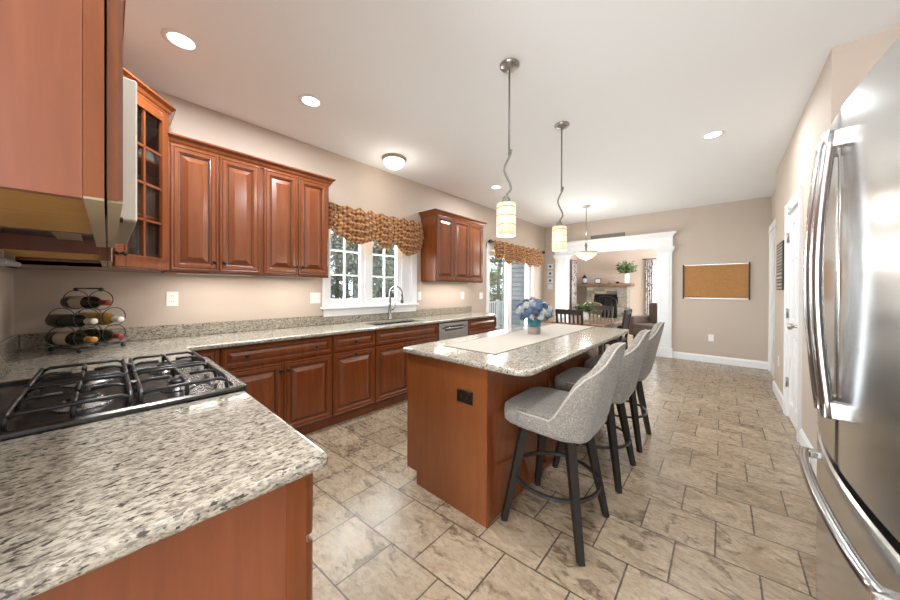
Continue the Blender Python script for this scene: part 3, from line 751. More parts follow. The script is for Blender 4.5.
# ---- near end base cabinet (its end panel faces the camera)
nb = thing('base_cabinet', 'cherry base cabinet nearest the camera with a plain end panel', 'cabinet', (-0.748, 0.318, 0), PI, 'range wall base cabinets')
MB().box(0.012, 0.652, 0, 0.705, 0.10, CB-0.002).box(0.012, 0.652, 0.06, 0.705, 0, 0.10).build('carcass', M_WOOD, nb)
MB().box(0, 0.012, -0.0, 0.70, 0.10, CB-0.002).box(0, 0.012, 0.06, 0.70, 0, 0.10).build('end_panel', M_ENDP, nb)
MB().box(-0.004, 0.0, 0.0, 0.045, 0.10, CB-0.002).build('stile', M_WOOD, nb)
door(nb, 0.002, 0.648, 0.715, 0.872, [(0.16, 0.795), (0.49, 0.795)], 'drawer')
door(nb, 0.002, 0.323, 0.112, 0.698, [(0.295, 0.635)]); door(nb, 0.327, 0.648, 0.112, 0.698, [(0.355, 0.635)])
cb = thing('base_cabinet', 'cherry base cabinet left of the range toward the corner', 'cabinet', (-2.182, 0.318, 0), PI, 'range wall base cabinets')
MB().box(0, 0.545, 0, 0.705, 0.10, CB-0.002).box(0, 0.545, 0.06, 0.705, 0, 0.10).build('carcass', M_WOOD, cb)
door(cb, 0.004, 0.541, 0.715, 0.872, [(0.27, 0.795)], 'drawer'); door(cb, 0.004, 0.541, 0.112, 0.698, [(0.51, 0.635)])

# ---- worktops
cw = thing('countertop', 'speckled granite corner counter running along the window wall', 'countertop', (-3.0, 1.5, CB))
SX0, SX1, SY0, SY1 = -3.19, -2.85, 1.98, 2.76
xs = [XL+0.003, SX0, SX1, -2.705, -2.178]; ys = [YN+0.003, 0.36, SY0, SY1, 4.14]
full = {(0, 0), (1, 0), (2, 0), (3, 0)} | {(i, j) for i in range(3) for j in (1, 2, 3)} - {(1, 2)}
m_ = MB().cells(xs, ys, full, CB, CT, 0.008)
m_.prism([(XL+0.003, 4.1395), (-2.705, 4.1395), (-2.99, 4.33), (XL+0.003, 4.33)], CB, CT-0.0002, 0.006)
m_.build('slab', M_GRAN, cw, True)
MB().box(XL+0.002, XL+0.024, YN+0.026, 1.605, CT+0.0005, 1.018, 0.002).box(XL+0.002, XL+0.024, 1.6055, 3.005, CT+0.0005, 0.998, 0.002).box(XL+0.002, XL+0.024, 3.0055, 4.315, CT+0.0005, 1.018, 0.002).box(XL+0.002, -2.178, YN+0.002, YN+0.024, CT+0.0005, 1.018, 0.002).build('backsplash', M_GRAN, cw, True)
cn = thing('countertop', 'near granite counter end piece with streaked pattern', 'countertop', (-1.06, 0, CB))
MB().prism(rrect(-1.404, -0.705, YN+0.003, 0.362, [0.025, 0.002, 0.002, 0.002]), CB-0.002, CT, 0.013, 4).build('slab', M_GRAN, cn, True)
MB().box(-1.404, -0.705, YN+0.002, YN+0.024, CT+0.0005, 1.018, 0.002).build('backsplash', M_GRAN, cn, True)

sk = thing('sink', 'undermount steel sink under the kitchen window', 'sink', ((SX0+SX1)/2, (SY0+SY1)/2, CB-0.2))
m_ = MB(); a, b, c, d, z0, z1 = SX0-0.008, SX1+0.008, SY0-0.008, SY1+0.008, CB-0.20, CB-0.001
m_.box(a, b, c, d, z0, z0+0.004).box(a, a+0.008, c, d, z0, z1).box(b-0.008, b, c, d, z0, z1).box(a, b, c, c+0.008, z0, z1).box(a, b, d-0.008, d, z0, z1).box(a, b, (c+d)/2-0.008, (c+d)/2+0.008, z0, z1-0.03)
m_.build('basin', M_STEEL, sk, True)
MB().lathe([(0.04, 0.0045), (0.04, 0.008), (0.02, 0.009), (0.001, 0.006)], c=((a+b)/2, c+0.2, z0)).build('drain', M_CHROME, sk, True)
fx, fy = -3.262, 2.47
fa = thing('kitchen_faucet', 'brushed pull-down kitchen faucet at the sink', 'faucet', (fx, fy, CT))
MB().lathe([(0.030, 0), (0.030, 0.012), (0.022, 0.02), (0.021, 0.15), (0.017, 0.19), (0.014, 0.22)], n=18).build('base', M_FAUCET, fa)
arc = [(0, 0, 0.2), (0, 0, 0.34)]+[(0.085-0.085*math.cos(t), 0.03*(1-math.cos(t)), 0.34+0.095*math.sin(t)) for t in [PI*k/10 for k in range(1, 11)]]
MB().tube(arc+[(0.172, 0.061, 0.30)], 0.0125, 12).build('spout', M_FAUCET, fa)
MB().tube([(0.172, 0.061, 0.305), (0.174, 0.062, 0.22)], [0.016, 0.021], 12).build('spray_head', M_FAUCET, fa)
MB().tube([(0, 0.018, 0.13), (0, 0.055, 0.135), (0.0, 0.075, 0.16), (-0.0, 0.08, 0.21)], [0.014, 0.011, 0.008, 0.007], 10).build('lever', M_FAUCET, fa)

# ------------------------------------------------------------------ range
rg = thing('gas_range', 'gas range with dark cooktop and cast iron grates', 'stove', (-1.787, 0, 0))
RX0, RX1 = -0.382, 0.376
MB().box(RX0, RX1, YN+0.02, 0.325, 0.03, 0.905).build('body', M_STEEL, rg)
MB().box(RX0+0.005, RX1-0.005, 0.326, 0.352, 0.20, 0.76, 0.004).build('oven_door', M_STEEL, rg)
MB().box(RX0+0.01, RX1-0.01, 0.326, 0.35, 0.04, 0.19, 0.004).build('warming_drawer', M_STEEL, rg)
MB().tube([(RX0+0.06, 0.353, 0.70), (RX0+0.06, 0.40, 0.70), (RX1-0.06, 0.40, 0.70), (RX1-0.06, 0.353, 0.70)], 0.011).build('oven_handle', M_STEEL, rg)
MB().box(RX0, RX1, 0.326, 0.358, 0.77, 0.90, 0.006).build('control_panel', M_STEEL, rg)
for i in range(5):
    k = MB().lathe([(0.022, 0), (0.022, 0.02), (0.017, 0.03), (0.001, 0.031)], n=14)
    xx = RX0+0.11+i*0.134
    k.V = [(xx+v[0], 0.358+v[2], 0.835+v[1]) for v in k.V]; k.build('burner_knob', M_BLACK, rg)
# cooktop: a shallow tray with a raised rolled rim
ct = MB()
out = rrect(RX0-0.004, RX1+0.006, YN+0.03, 0.372, [0.03, 0.03, 0.005, 0.005])
inn = rrect(RX0+0.022, RX1-0.022, YN+0.06, 0.335, 0.03)
n_ = len(out)
V = [(x, y, 0.906) for x, y in out]+[(x, y, 0.928) for x, y in out]
mid = [((x*0.75+u*0.25), (y*0.75+v*0.25), 0.934) for (x, y), (u, v) in zip(out, inn)]
V += mid+[(x, y, 0.933) for x, y in inn]+[(x*0.985, y*0.985, 0.922) for x, y in inn]
F = []
for l in range(4):
    for k in range(n_): F.append((l*n_+k, l*n_+(k+1) % n_, (l+1)*n_+(k+1) % n_, (l+1)*n_+k))
F += [tuple(range(n_))[::-1], tuple(4*n_+k for k in range(n_))]
ct.raw(V, F)
ctop = ct.build('cooktop', M_COOK, rg)
bg = MB().box(RX0, RX1, YN+0.03, -0.30, 0.93, 1.10, 0.012, 3)
bg.raw([(RX0+0.002, -0.301, 0.935), (RX1-0.002, -0.301, 0.935), (RX1-0.002, -0.301, 1.075), (RX0+0.002, -0.301, 1.075), (RX0+0.002, -0.262, 0.975), (RX1-0.002, -0.262, 0.975)],
       [(0, 1, 5, 4), (4, 5, 2, 3), (0, 4, 3), (1, 2, 5)])
bg.build('backguard', M_STEEL, rg)
MB().box(RX0+0.16, RX1-0.16, -0.2985, -0.275, 0.965, 1.045, 0.002).build('display', M_BLACK, rg)
by = (-0.055, 0.185); bx = (-0.185, 0.19)
for i, xx in enumerate(bx):
    for j, yy in enumerate(by):
        r_ = (0.050, 0.042, 0.046, 0.036)[i*2+j]
        bo = MB().lathe([(r_*1.5, 0.9225), (r_*1.45, 0.928), (r_*1.0, 0.932), (r_, 0.944), (r_*0.9, 0.947), (0.001, 0.947)], c=(xx, yy, 0), n=24).build('burner', M_STEEL, rg)
        MB().lathe([(r_*0.8, 0.947), (r_*0.82, 0.953), (r_*0.7, 0.957), (0.001, 0.958)], c=(xx, yy, 0), n=24).build('burner_cap', M_IRON, bo)
def grate(cx):
    g = MB(); hw, y0, y1, zt, zb = 0.168, -0.185, 0.305, 0.972, 0.934
    r = 0.0065
    ym = (y0+y1)/2
    for (a, c) in ((y0, ym-0.012), (ym+0.012, y1)):
        yc = (a+c)/2; h = 0.028
        # two hooped side bars of the section, running in x, and a hooped bar in y over the burner
        for yy in (a, c):
            g.tube([(cx-hw, yy, zb), (cx-hw, yy, zt-h*0.4), (cx-hw+h*0.5, yy, zt), (cx+hw-h*0.5, yy, zt), (cx+hw, yy, zt-h*0.4), (cx+hw, yy, zb)], r, 8)
        for xx in (cx-hw+0.003, cx+hw-0.003):
            g.tube([(xx, a, zt-0.012), (xx, a+0.02, zt), (xx, c-0.02, zt), (xx, c, zt-0.012)], r, 8)
        g.tube([(cx, a, zb), (cx, a+0.006, zt-0.006), (cx, a+0.03, zt+0.003), (cx, yc-0.03, zt)], r, 8)
        g.tube([(cx, c, zb), (cx, c-0.006, zt-0.006), (cx, c-0.03, zt+0.003), (cx, yc+0.03, zt)], r, 8)
        g.tube([(cx-hw, yc, zb), (cx-hw+0.006, yc, zt-0.008), (cx-hw+0.03, yc, zt+0.003), (cx-0.03, yc, zt)], r, 8)
        g.tube([(cx+hw, yc, zb), (cx+hw-0.006, yc, zt-0.008), (cx+hw-0.03, yc, zt+0.003), (cx+0.03, yc, zt)], r, 8)
    g.box(cx-0.012, cx+0.012, ym-0.013, ym+0.013, zt-0.008, zt+0.008, 0.003)
    return g.build('grate', M_IRON, rg)
grate(bx[0]-0.004); grate(bx[1]+0.002)

# ------------------------------------------------------------------ island
isl = thing('kitchen_island', 'cherry kitchen island with flat end panel', 'island', (-1.3, 2.4, 0))
IX0, IX1, IY0, IY1 = -1.638, -0.966, 1.388, 3.42
MB().box(IX0+0.02, IX1-0.012, IY0+0.012, IY1-0.012, 0.09, 0.882).box(IX0+0.10, IX1-0.012, IY0+0.012, IY1-0.012, 0, 0.09).build('carcass', M_WOOD, isl, True)
ep = MB().prism([(IX0+0.006, 0.085), (IX0+0.105, 0.085), (IX0+0.105, 0.0), (IX1, 0.0), (IX1, 0.882), (IX0+0.006, 0.882)], 0, 0.012)
ep.V = [(v[0], IY0+v[2], v[1]) for v in ep.V]; ep.build('end_panel', M_PANEL, isl, True)
ep = MB().prism([(IX0+0.006, 0.085), (IX0+0.105, 0.085), (IX0+0.105, 0.0), (IX1, 0.0), (IX1, 0.882), (IX0+0.006, 0.882)], 0, 0.012)
ep.V = [(v[0], IY1-0.012+v[2], v[1]) for v in ep.V]; ep.build('end_panel', M_PANEL, isl, True)
MB().box(IX1-0.012, IX1, IY0+0.0125, IY1-0.0125, 0, 0.882).build('back_panel', M_WOOD, isl, True)
MB().box(IX1, IX1+0.004, IY0, IY0+0.035, 0, 0.882).build('corner_trim', M_WOOD, isl, True)
for k in range(4):
    y0 = IY0+0.016+k*0.5; w = 0.497
    for (z0, z1, nm) in ((0.715, 0.868, 'drawer'), (0.10, 0.70, 'door')):
        r = MB().raised(-w, 0, z0, z1, -0.02, 0.019)
        r.V = [(IX0+0.02+v[1], y0-v[0], v[2]) for v in r.V]
        o = r.build(nm, M_WOOD, isl, True)
it = thing('countertop', 'granite island worktop with rounded corners', 'countertop', (-1.18, 2.4, 0.884))
MB().prism(rrect(-1.652, -0.70, 1.345, 3.56, [0.07, 0.03, 0.03, 0.09]), 0.883, CT, 0.012, 4).build('slab', M_GRAN, it, True)
def plate(name, label, cat, loc, face, w, h, kind, m=None, group=None):
    """wall plate; face is the outward normal"""
    r = thing(name, label, cat, loc, {'+x': PI/2, '-x': -PI/2, '-y': 0, '+y': PI}[face], group)
    m = m or M_PLAST
    MB().box(-w/2, w/2, -0.006, -0.0005, -h/2, h/2, 0.002).build('cover_plate', m, r)
    if kind == 'outlet':
        for s in (-1, 1):
            q = MB().prism(rrect(-0.016, 0.016, -0.014, 0.014, 0.008, 4), 0.006, 0.0085) if h > w else None
            if q is None:
                q = MB().prism(rrect(-0.014, 0.014, -0.016, 0.016, 0.008, 4), 0.006, 0.0085)
                q.V = [(v[0]+s*0.022, -v[2], v[1]) for v in q.V]; slots = [(s*0.022, -0.006), (s*0.022, 0.006)]
            else:
                q.V = [(v[0], -v[2], v[1]+s*0.022) for v in q.V]; slots = [(-0.006, s*0.022+0.003), (0.006, s*0.022+0.003)]
            q = q.build('receptacle', m, r)
            sl = MB()
            for a, c in slots: sl.box(a-0.0012, a+0.0012, -0.0092, -0.0085, c-0.004, c+0.004)
            sl.build('slot', M_BLACK if m is not M_BRONZE else M_NICKEL, q)
    else:
        n = int(kind)
        for i in range(n):
            cx = (i-(n-1)/2)*0.046
            MB().box(cx-0.016, cx+0.016, -0.0095, -0.006, -0.033, 0.033, 0.002).build('rocker', m, r)
    return r
plate('wall_outlet', 'dark bronze outlet on the end panel of the island', 'outlet', (-1.118, IY0, 0.690), '-y', 0.118, 0.075, 'outlet', M_BRONZE)
plate('wall_outlet', 'white outlet over the counter between wine rack and window', 'outlet', (XL, 0.350, 1.228), '+x', 0.075, 0.12, 'outlet')
plate('light_switch', 'double white switch plate left of the kitchen window', 'switch', (XL, 1.525, 1.215), '+x', 0.115, 0.12, '2')
plate('light_switch', 'white switch plate right beside the kitchen window trim', 'switch', (XL, 3.075, 1.217), '+x', 0.075, 0.12, '1')
plate('wall_outlet', 'white outlet below the three door cabinet', 'outlet', (XL, 4.085, 1.212), '+x', 0.075, 0.12, 'outlet')
plate('light_switch', 'white switch plate just left of the sliding door', 'switch', (XL, 4.63, 1.20), '+x', 0.115, 0.12, '2')
plate('wall_outlet', 'white outlet low on the far wall under the cork board', 'outlet', (-0.15, YF, 0.45), '-y', 0.075, 0.12, 'outlet')
plate('wall_outlet', 'white outlet low on the right wall below the dark sign', 'outlet', (XR, 5.45, 0.46), '-x', 0.075, 0.12, 'outlet')

# table runner
rn = thing('table_runner', 'cream linen runner with dark hem along the island', 'runner', (-1.25, 2.6, CT))
MB().box(-1.462, -1.042, 1.585, 3.52, CT+0.0004, CT+0.0035).build('cloth', M_LINEN, rn, True)
MB().box(-1.468, -1.462, 1.579, 3.526, CT+0.0004, CT+0.0042).box(-1.042, -1.036, 1.579, 3.526, CT+0.0004, CT+0.0042).box(-1.462, -1.042, 1.579, 1.585, CT+0.0004, CT+0.0042).box(-1.462, -1.042, 3.52, 3.526, CT+0.0004, CT+0.0042).build('hem', M_HEM, rn, True)
# hydrangea jar
hv = thing('flower_vase', 'blue and white hydrangeas in a teal jar on the island', 'vase', (-1.268, 2.565, CT+0.004))
M_TEAL = leafy('teal_glaze', (0.02, 0.13, 0.16), (0.05, 0.24, 0.27), 14); M_TEAL.node_tree.nodes['Principled BSDF'].inputs['Roughness'].default_value = 0.15
M_TAUPE = mat('taupe_clay', (0.28, 0.23, 0.19), 0.7)
MB().lathe([(0.055, 0.066), (0.058, 0.075), (0.060, 0.14), (0.056, 0.172), (0.050, 0.176), (0.046, 0.16), (0.001, 0.15)], n=28).build('jar', M_TEAL, hv)
MB().lathe([(0.052, 0), (0.055, 0.004), (0.056, 0.066)], n=28).build('clay_base', M_TAUPE, hv)
MB().tube([(0.0, 0.0, 0.15), (0.0, 0.0, 0.2)], 0.02).build('stems', M_LEAF, hv)
petal_m = [mat('blue_petal', (0.10, 0.145, 0.235), 0.7), mat('pale_blue_petal', (0.27, 0.32, 0.38), 0.7), mat('white_petal', (0.46, 0.46, 0.44), 0.7), mat('slate_petal', (0.05, 0.07, 0.12), 0.7)]
def blossom(c, r, m, n=54):
    mb = MB()
    for k in range(n):
        z = 1-2*(k+0.5)/n; a = k*2.39996; s = math.sqrt(max(0, 1-z*z))
        d = Vector((s*math.cos(a), s*math.sin(a), z)); p = Vector(c)+d*r*random.uniform(0.7, 1.15)
        u = d.orthogonal().normalized(); w = d.cross(u); q = r*0.30
        t0 = random.random()*6
        for j in range(4):
            e = u*math.cos(t0+j*PI/2)+w*math.sin(t0+j*PI/2); e2 = u*math.cos(t0+j*PI/2+0.75)+w*math.sin(t0+j*PI/2+0.75); e3 = u*math.cos(t0+j*PI/2-0.75)+w*math.sin(t0+j*PI/2-0.75)
            mb.raw([p, p+e2*q*0.8+d*0.002, p+e*q*1.25-d*0.003, p+e3*q*0.8+d*0.002], [(0, 1, 2, 3)])
    mb.sphere(c, r*0.55, n=10)
    return mb.build('blossom', m, hv)
for k in range(46):
    zz = 1-1.55*(k+0.5)/46; a = k*2.39996; q_ = math.sqrt(max(0, 1-zz*zz))
    blossom((0.128*q_*math.cos(a), 0.128*q_*math.sin(a), 0.205+0.085*zz+random.uniform(-0.01, 0.01)), random.uniform(0.029, 0.037), petal_m[(k*7+k//3) % 4])
lf = MB()
for k in range(22):
    a = k*2.4+0.4; d = Vector((math.cos(a), math.sin(a), 0)); s = Vector((-d.y, d.x, 0)); p = d*0.05+Vector((0, 0, 0.185)); q = d*random.uniform(0.14, 0.18)+Vector((0, 0, random.uniform(0.13, 0.24)))
    lf.raw([p, (p+q)/2+s*0.03+Vector((0, 0, 0.012)), q, (p+q)/2-s*0.03+Vector((0, 0, 0.012))], [(0, 1, 2, 3)])
lf.build('leaves', M_LEAF, hv)

# ------------------------------------------------------------------ bar stools
def smooth(t): t = max(0, min(1, t)); return t*t*(3-2*t)
def make_stool(loc, label):
    r = thing('bar_stool', label, 'bar stool', loc, 0, 'upholstered bar stools at the island')
    b = 0.235
    # seat: rounded-square rings
    mb = MB(); n = 48
    def ring(a, bb, z, e=5.5, cx=-0.002):
        o = []
        for k in range(n):
            t = 2*PI*k/n; c, s = math.cos(t), math.sin(t)
            q = (abs(c)**e+abs(s)**e)**(-1/e)
            o.append((cx+a*q*c, bb*q*s, z))
        return o
    lv = [(0.20, 0.19, 0.562), (0.228, 0.222, 0.568), (0.238, 0.236, 0.585), (0.240, 0.238, 0.632), (0.236, 0.234, 0.657), (0.220, 0.216, 0.671), (0.17, 0.165, 0.679), (0.09, 0.088, 0.684), (0.01, 0.01, 0.685)]
    V = [];
    for a, bb, z in lv: V += ring(a, bb, z)
    F = [(l*n+k, l*n+(k+1) % n, (l+1)*n+(k+1) % n, (l+1)*n+k) for l in range(len(lv)-1) for k in range(n)]
    F += [tuple(range(n))[::-1], tuple((len(lv)-1)*n+k for k in range(n))]
    mb.raw(V, F, True); mb.build('seat', M_TWEED, r)
    # wrap-round back: profile swept along a U in plan
    pts = []; x0, x1, rr = -0.12, 0.215, 0.12
    for k in range(9): pts.append((x0+(x1-rr-x0)*k/8, -b))
    for k in range(1, 9): a = -PI/2+PI/2*k/8; pts.append((x1-rr+rr*math.cos(a), -b+rr+rr*math.sin(a)))
    for k in range(1, 11): pts.append((x1+0.012*math.sin(PI*k/10), (-b+rr)+(2*b-2*rr)*k/10))
    for k in range(1, 9): a = PI/2*k/8; pts.append((x1-rr+rr*math.cos(a), b-rr+rr*math.sin(a)))
    for k in range(1, 9): pts.append((x1-rr+(x0-x1+rr)*k/8, b))
    S = [0.0]
    for p, q in zip(pts, pts[1:]): S.append(S[-1]+math.dist(p, q))
    T = S[-1]; V = []; F = []; top = []; np_ = 14
    for i, (px, py) in enumerate(pts):
        s = min(S[i], T-S[i])
        a, c = Vector(pts[max(i-1, 0)]), Vector(pts[min(i+1, len(pts)-1)])
        d = (c-a).normalized(); out = Vector((d.y, -d.x))
        h = 0.655+0.215*smooth((s-0.185)/0.13)+0.165*smooth((s-0.26)/0.22)+0.012*smooth((s-0.40)/0.2)
        back = smooth((px-(-0.05))/0.25)
        th = 0.030+0.028*back
        if s < 0.05: th *= 0.45+0.55*s/0.05
        lean = 0.03+0.19*back
        prof = []
        zb = 0.568
        for f in (0, 0.15, 0.4, 0.7, 0.94): prof.append((th*(0.35 if f == 0 else 0.5), zb+(h-zb)*f))
        prof += [(th*0.38, h-0.006+0.004), (0, h+0.008), (-th*0.38, h-0.002)]
        for f in (0.94, 0.75, 0.5, 0.3, 0.12, 0): prof.append((-th*(0.5+0.1*math.sin(PI*f)*back), zb+(h-zb)*f))
        for o, z in prof:
            oo = o+lean*max(0, z-0.62)-0.02*(1-smooth((z-0.56)/0.06))
            V.append((px+out.x*oo*1.0, py+out.y*oo*(1.0 if abs(out.y) < 0.5 else 0.6), z))
        hz = h+0.010; oo = lean*(h-0.62)+th*0.40
        top.append((px+out.x*oo, py+out.y*oo*(1.0 if abs(out.y) < 0.5 else 0.6), h+0.002))
    np_ = len(V)//len(pts)
    for i in range(len(pts)-1):
        for k in range(np_):
            l = (k+1) % np_; F.append((i*np_+k, (i+1)*np_+k, (i+1)*np_+l, i*np_+l))
    F += [tuple(range(np_)), tuple((len(pts)-1)*np_+k for k in range(np_))[::-1]]
    bk = MB().raw(V, F, True).build('backrest', M_TWEED, r)
    MB().tube(top, 0.0055, 6).build('piping', M_PIPE, bk)
    MB().lathe([(0.10, 0.545), (0.10, 0.5615), (0.03, 0.5615)], n=24).box(-0.15, 0.15, -0.15, 0.15, 0.525, 0.545).build('swivel', M_DARKW, r)
    for sx in (-1, 1):
        for sy in (-1, 1):
            MB().bar((sx*0.213, sy*0.211, 0.0), (sx*0.125, sy*0.125, 0.553), 0.030, 0.030, 0.046, 0.046, up=(sx, sy, 0)).build('leg', M_DARKW, r)
    ringp = [(0.195*math.cos(2*PI*k/40)*1.12, 0.195*math.sin(2*PI*k/40)*1.12, 0.255) for k in range(40)]
    mb = MB(); V = []; nn = len(ringp)
    for (ro, z) in ((0.222, 0.246), (0.236, 0.246), (0.236, 0.262), (0.222, 0.262)):
        V += [(ro*math.cos(2*PI*k/48), ro*math.sin(2*PI*k/48), z) for k in range(48)]
    F = [(a*48+k, a*48+(k+1) % 48, ((a+1) % 4)*48+(k+1) % 48, ((a+1) % 4)*48+k) for a in range(4) for k in range(48)]
    mb.raw(V, F).build('footrest_ring', M_IRON, r)
    return r
st1 = make_stool((-0.712, 1.718, 0), 'grey tweed bar stool nearest the camera at the island')
dup(st1, (-0.707, 2.42, 0), 0.0, 'grey tweed bar stool in the middle of the row of three')
dup(st1, (-0.707, 3.087, 0), 0.0, 'grey tweed bar stool farthest from the camera in the row')
# ------------------------------------------------------------------ refrigerator
fr = thing('refrigerator', 'stainless french door refrigerator at the right', 'refrigerator', (0.65, 1.487, 0))
FY0, FY1, FS, FH = 1.03, 1.944, 1.487, 1.87
def fx_(y, e=0.0):                                  # bowed front: x of the face at y
    t = (y-FS)/0.457
    return 0.264+0.030*t*t+e
MB().box(0.36, 1.07, FY0+0.004, FY1-0.004, 0.02, FH-0.02).build('cabinet', mat('grey_side_paint', (0.13, 0.13, 0.13), 0.4, 0.5), fr, True)
def bowed(y0, y1, z0, z1, n=14, edge=0.014):
    ys = [y0, y0+0.003, y0+edge*0.5, y0+edge]+[y0+edge+(y1-y0-2*edge)*k/n for k in range(1, n)]+[y1-edge, y1-edge*0.5, y1-0.003, y1]
    V, F = [], []
    for y in ys:
        e = min(y-y0, y1-y)
        ins = 0.014*(1-math.sqrt(max(0, 1-(1-min(1, e/edge))**2)))
        X = fx_(y)+ins
        V += [(0.352, y, z0), (X+0.006, y, z0), (X, y, z0+0.006), (X, y, z1-0.006), (X+0.006, y, z1), (0.352, y, z1)]
    m = 6
    for i in range(len(ys)-1):
        for k in range(m): F.append((i*m+k, i*m+(k+1) % m, (i+1)*m+(k+1) % m, (i+1)*m+k))
    F += [tuple(range(m)), tuple((len(ys)-1)*m+k for k in range(m))[::-1]]
    b = MB(); b.raw(V, F, False); return b
def smooth_build(b, name, m, parent):
    b.S = [True]*len(b.S); o = b.build(name, m, parent, True)
    o.data.set_sharp_from_angle(angle=math.radians(40)); return o
dl = smooth_build(bowed(FS+0.003, FY1, 0.775, FH), 'door', M_FRIDGE, fr)
dr = smooth_build(bowed(FY0, FS-0.003, 0.775, FH), 'door', M_FRIDGE, fr)
dz = smooth_build(bowed(FY0, FY1, 0.09, 0.745), 'freezer_drawer', M_FRIDGE, fr)
MB().box(0.355, 0.40, FY0+0.01, FY1-0.01, 0.02, FH-0.01).build('gasket', M_BLACK, fr, True)
MB().box(0.38, 1.0, FY0+0.02, FY1-0.02, 0.0, 0.088).build('base_grille', M_BLACK, fr, True)
MB().box(0.36, 0.50, FS-0.05, FS+0.05, FH-0.02, FH+0.012, 0.004).build('hinge_cover', mat('grey_plastic', (0.3, 0.3, 0.3), 0.4), fr, True)
def wdata(o, root): o.data.transform(Matrix.Translation(-root.location)); return o
for (yy, dd, sg) in ((FS+0.045, dl, 1), (FS-0.045, dr, -1)):
    z0, z1 = 0.935, 1.79; m = 20
    pts = []
    for k in range(m+1):
        t = k/m; pts.append((0.240-0.026*math.sin(PI*t), yy, z0+(z1-z0)*t))
    b = MB(); b.tube(pts, 0.0145, 14)
    wdata(b.build('handle', M_CHROME, dd), fr)
    for za in (z0-0.002, z1-0.05): wdata(MB().box(0.226, fx_(yy)+0.004, yy-0.013, yy+0.013, za, za+0.052, 0.004).build('handle_mount', M_STEEL, dd), fr)
m = 26; pts = []
for k in range(m+1):
    t = k/m; y = FY1-0.06-(FY1-FY0-0.12)*t
    pts.append((0.258-0.034*math.sin(PI*t)**0.6, y, 0.665+0.012*math.sin(PI*t)))
wdata(MB().tube(pts, 0.0155, 14).build('handle', M_CHROME, dz), fr)
for ya in (FY1-0.085, FY0+0.045): wdata(MB().box(0.240, 0.30, ya, ya+0.04, 0.652, 0.678, 0.004).build('handle_mount', M_STEEL, dz), fr)

# ------------------------------------------------------------------ valances
def valance(name, label, y0, y1, ztop, length, swags, seed, amp, frill, pl_=0.0):
    rnd = random.Random(seed)
    nu, nv = 190, 44; V, F, UV = [], [], []
    Wd = y1-y0
    for i in range(nu+1):
        u = i/nu
        # swag phase: 0 at the gathers, 1 in the middle of a swag
        c = 0.0; g = 0.0
        for (a, b_, drop) in swags:
            if a <= u <= b_:
                t = (u-a)/(b_-a); c = math.sin(PI*t); L = drop; w_ = b_-a
                g = t
        ph = [math.sin(u*frill*2*PI+1.3*math.sin(u*17)), math.sin(u*frill*1.7*2*PI+seed)]
        bmp = 0.014*math.sin(u*2*PI*9+seed)+0.016*abs(math.sin(u*2*PI*5.5))
        for j in range(nv+1):
            v = j/nv
            hem = length+L*(0.25+0.75*c)
            z = ztop+bmp*(1-v)**4-hem*v
            m_ = v*hem
            ph_f = m_/0.085-(1.25+pl_*ph[1])*c*(1-0.3*v)+0.5*pl_*ph[0]
            fold = math.sin(2*PI*ph_f)
            fold = fold*abs(fold)**-0.3 if fold else 0.0
            gather = (1-c)**2
            x = XL+0.10+amp*fold*(0.3+0.7*c)*min(1, v*5)+(0.010+pl_*0.06)*ph[0]*(0.25+gather)*(1-0.6*c)+0.030*math.sin(PI*min(1, v*1.1))*(0.4+0.6*c)
            yy = y0+Wd*u+0.010*math.sin(9*v+seed)*gather
            V.append((x, yy, z+0.012*ph[1]*(v > 0.93)*0.5)); UV.append((u*Wd*0.92, v*hem*1.2+0.05*c))
    for i in range(nu):
        for j in range(nv):
            k = i*(nv+1)+j; F.append((k, k+1, k+nv+2, k+nv+1))
    b = MB().raw(V, F, True); b.UV = UV
    r = thing(name, label, 'valance', (XL+0.09, (y0+y1)/2, ztop))
    o = b.build('valance_fabric', M_PLAID, r, True)
    sm = o.modifiers.new('thickness', 'SOLIDIFY'); sm.thickness = 0.003
    return r
v1 = valance('window_valance', 'swagged plaid valance over the kitchen window', 1.545, 3.055, 2.262, 0.285, [(0.0, 0.12, 0.0), (0.12, 0.46, 0.125), (0.46, 0.64, 0.15), (0.64, 1.0, 0.19)], 3, 0.019, 6)
MB().tube([(XL+0.07, 1.56, 2.245), (XL+0.07, 3.05, 2.245)], 0.010).box(XL+0.001, XL+0.07, 1.59, 1.61, 2.235, 2.255).box(XL+0.001, XL+0.07, 3.0, 3.02, 2.235, 2.255).build('curtain_rod', M_BRONZE, v1, True)
v2 = valance('window_valance', 'gathered plaid valance on a dark rod over the sliding door', 4.90, 7.00, 2.255, 0.29, [(0, 0.16, 0.06), (0.16, 0.38, 0.12), (0.38, 0.60, 0.09), (0.60, 0.8, 0.13), (0.8, 1.0, 0.10)], 8, 0.026, 13, 0.28)
MB().tube([(XL+0.07, 4.84, 2.235), (XL+0.07, 7.10, 2.235)], 0.012).sphere((XL+0.07, 4.82, 2.235), 0.036).sphere((XL+0.07, 7.13, 2.235), 0.036).box(XL+0.001, XL+0.07, 4.85, 4.87, 2.225, 2.245).box(XL+0.001, XL+0.07, 7.05, 7.07, 2.225, 2.245).build('curtain_rod', M_BRONZE, v2, True)

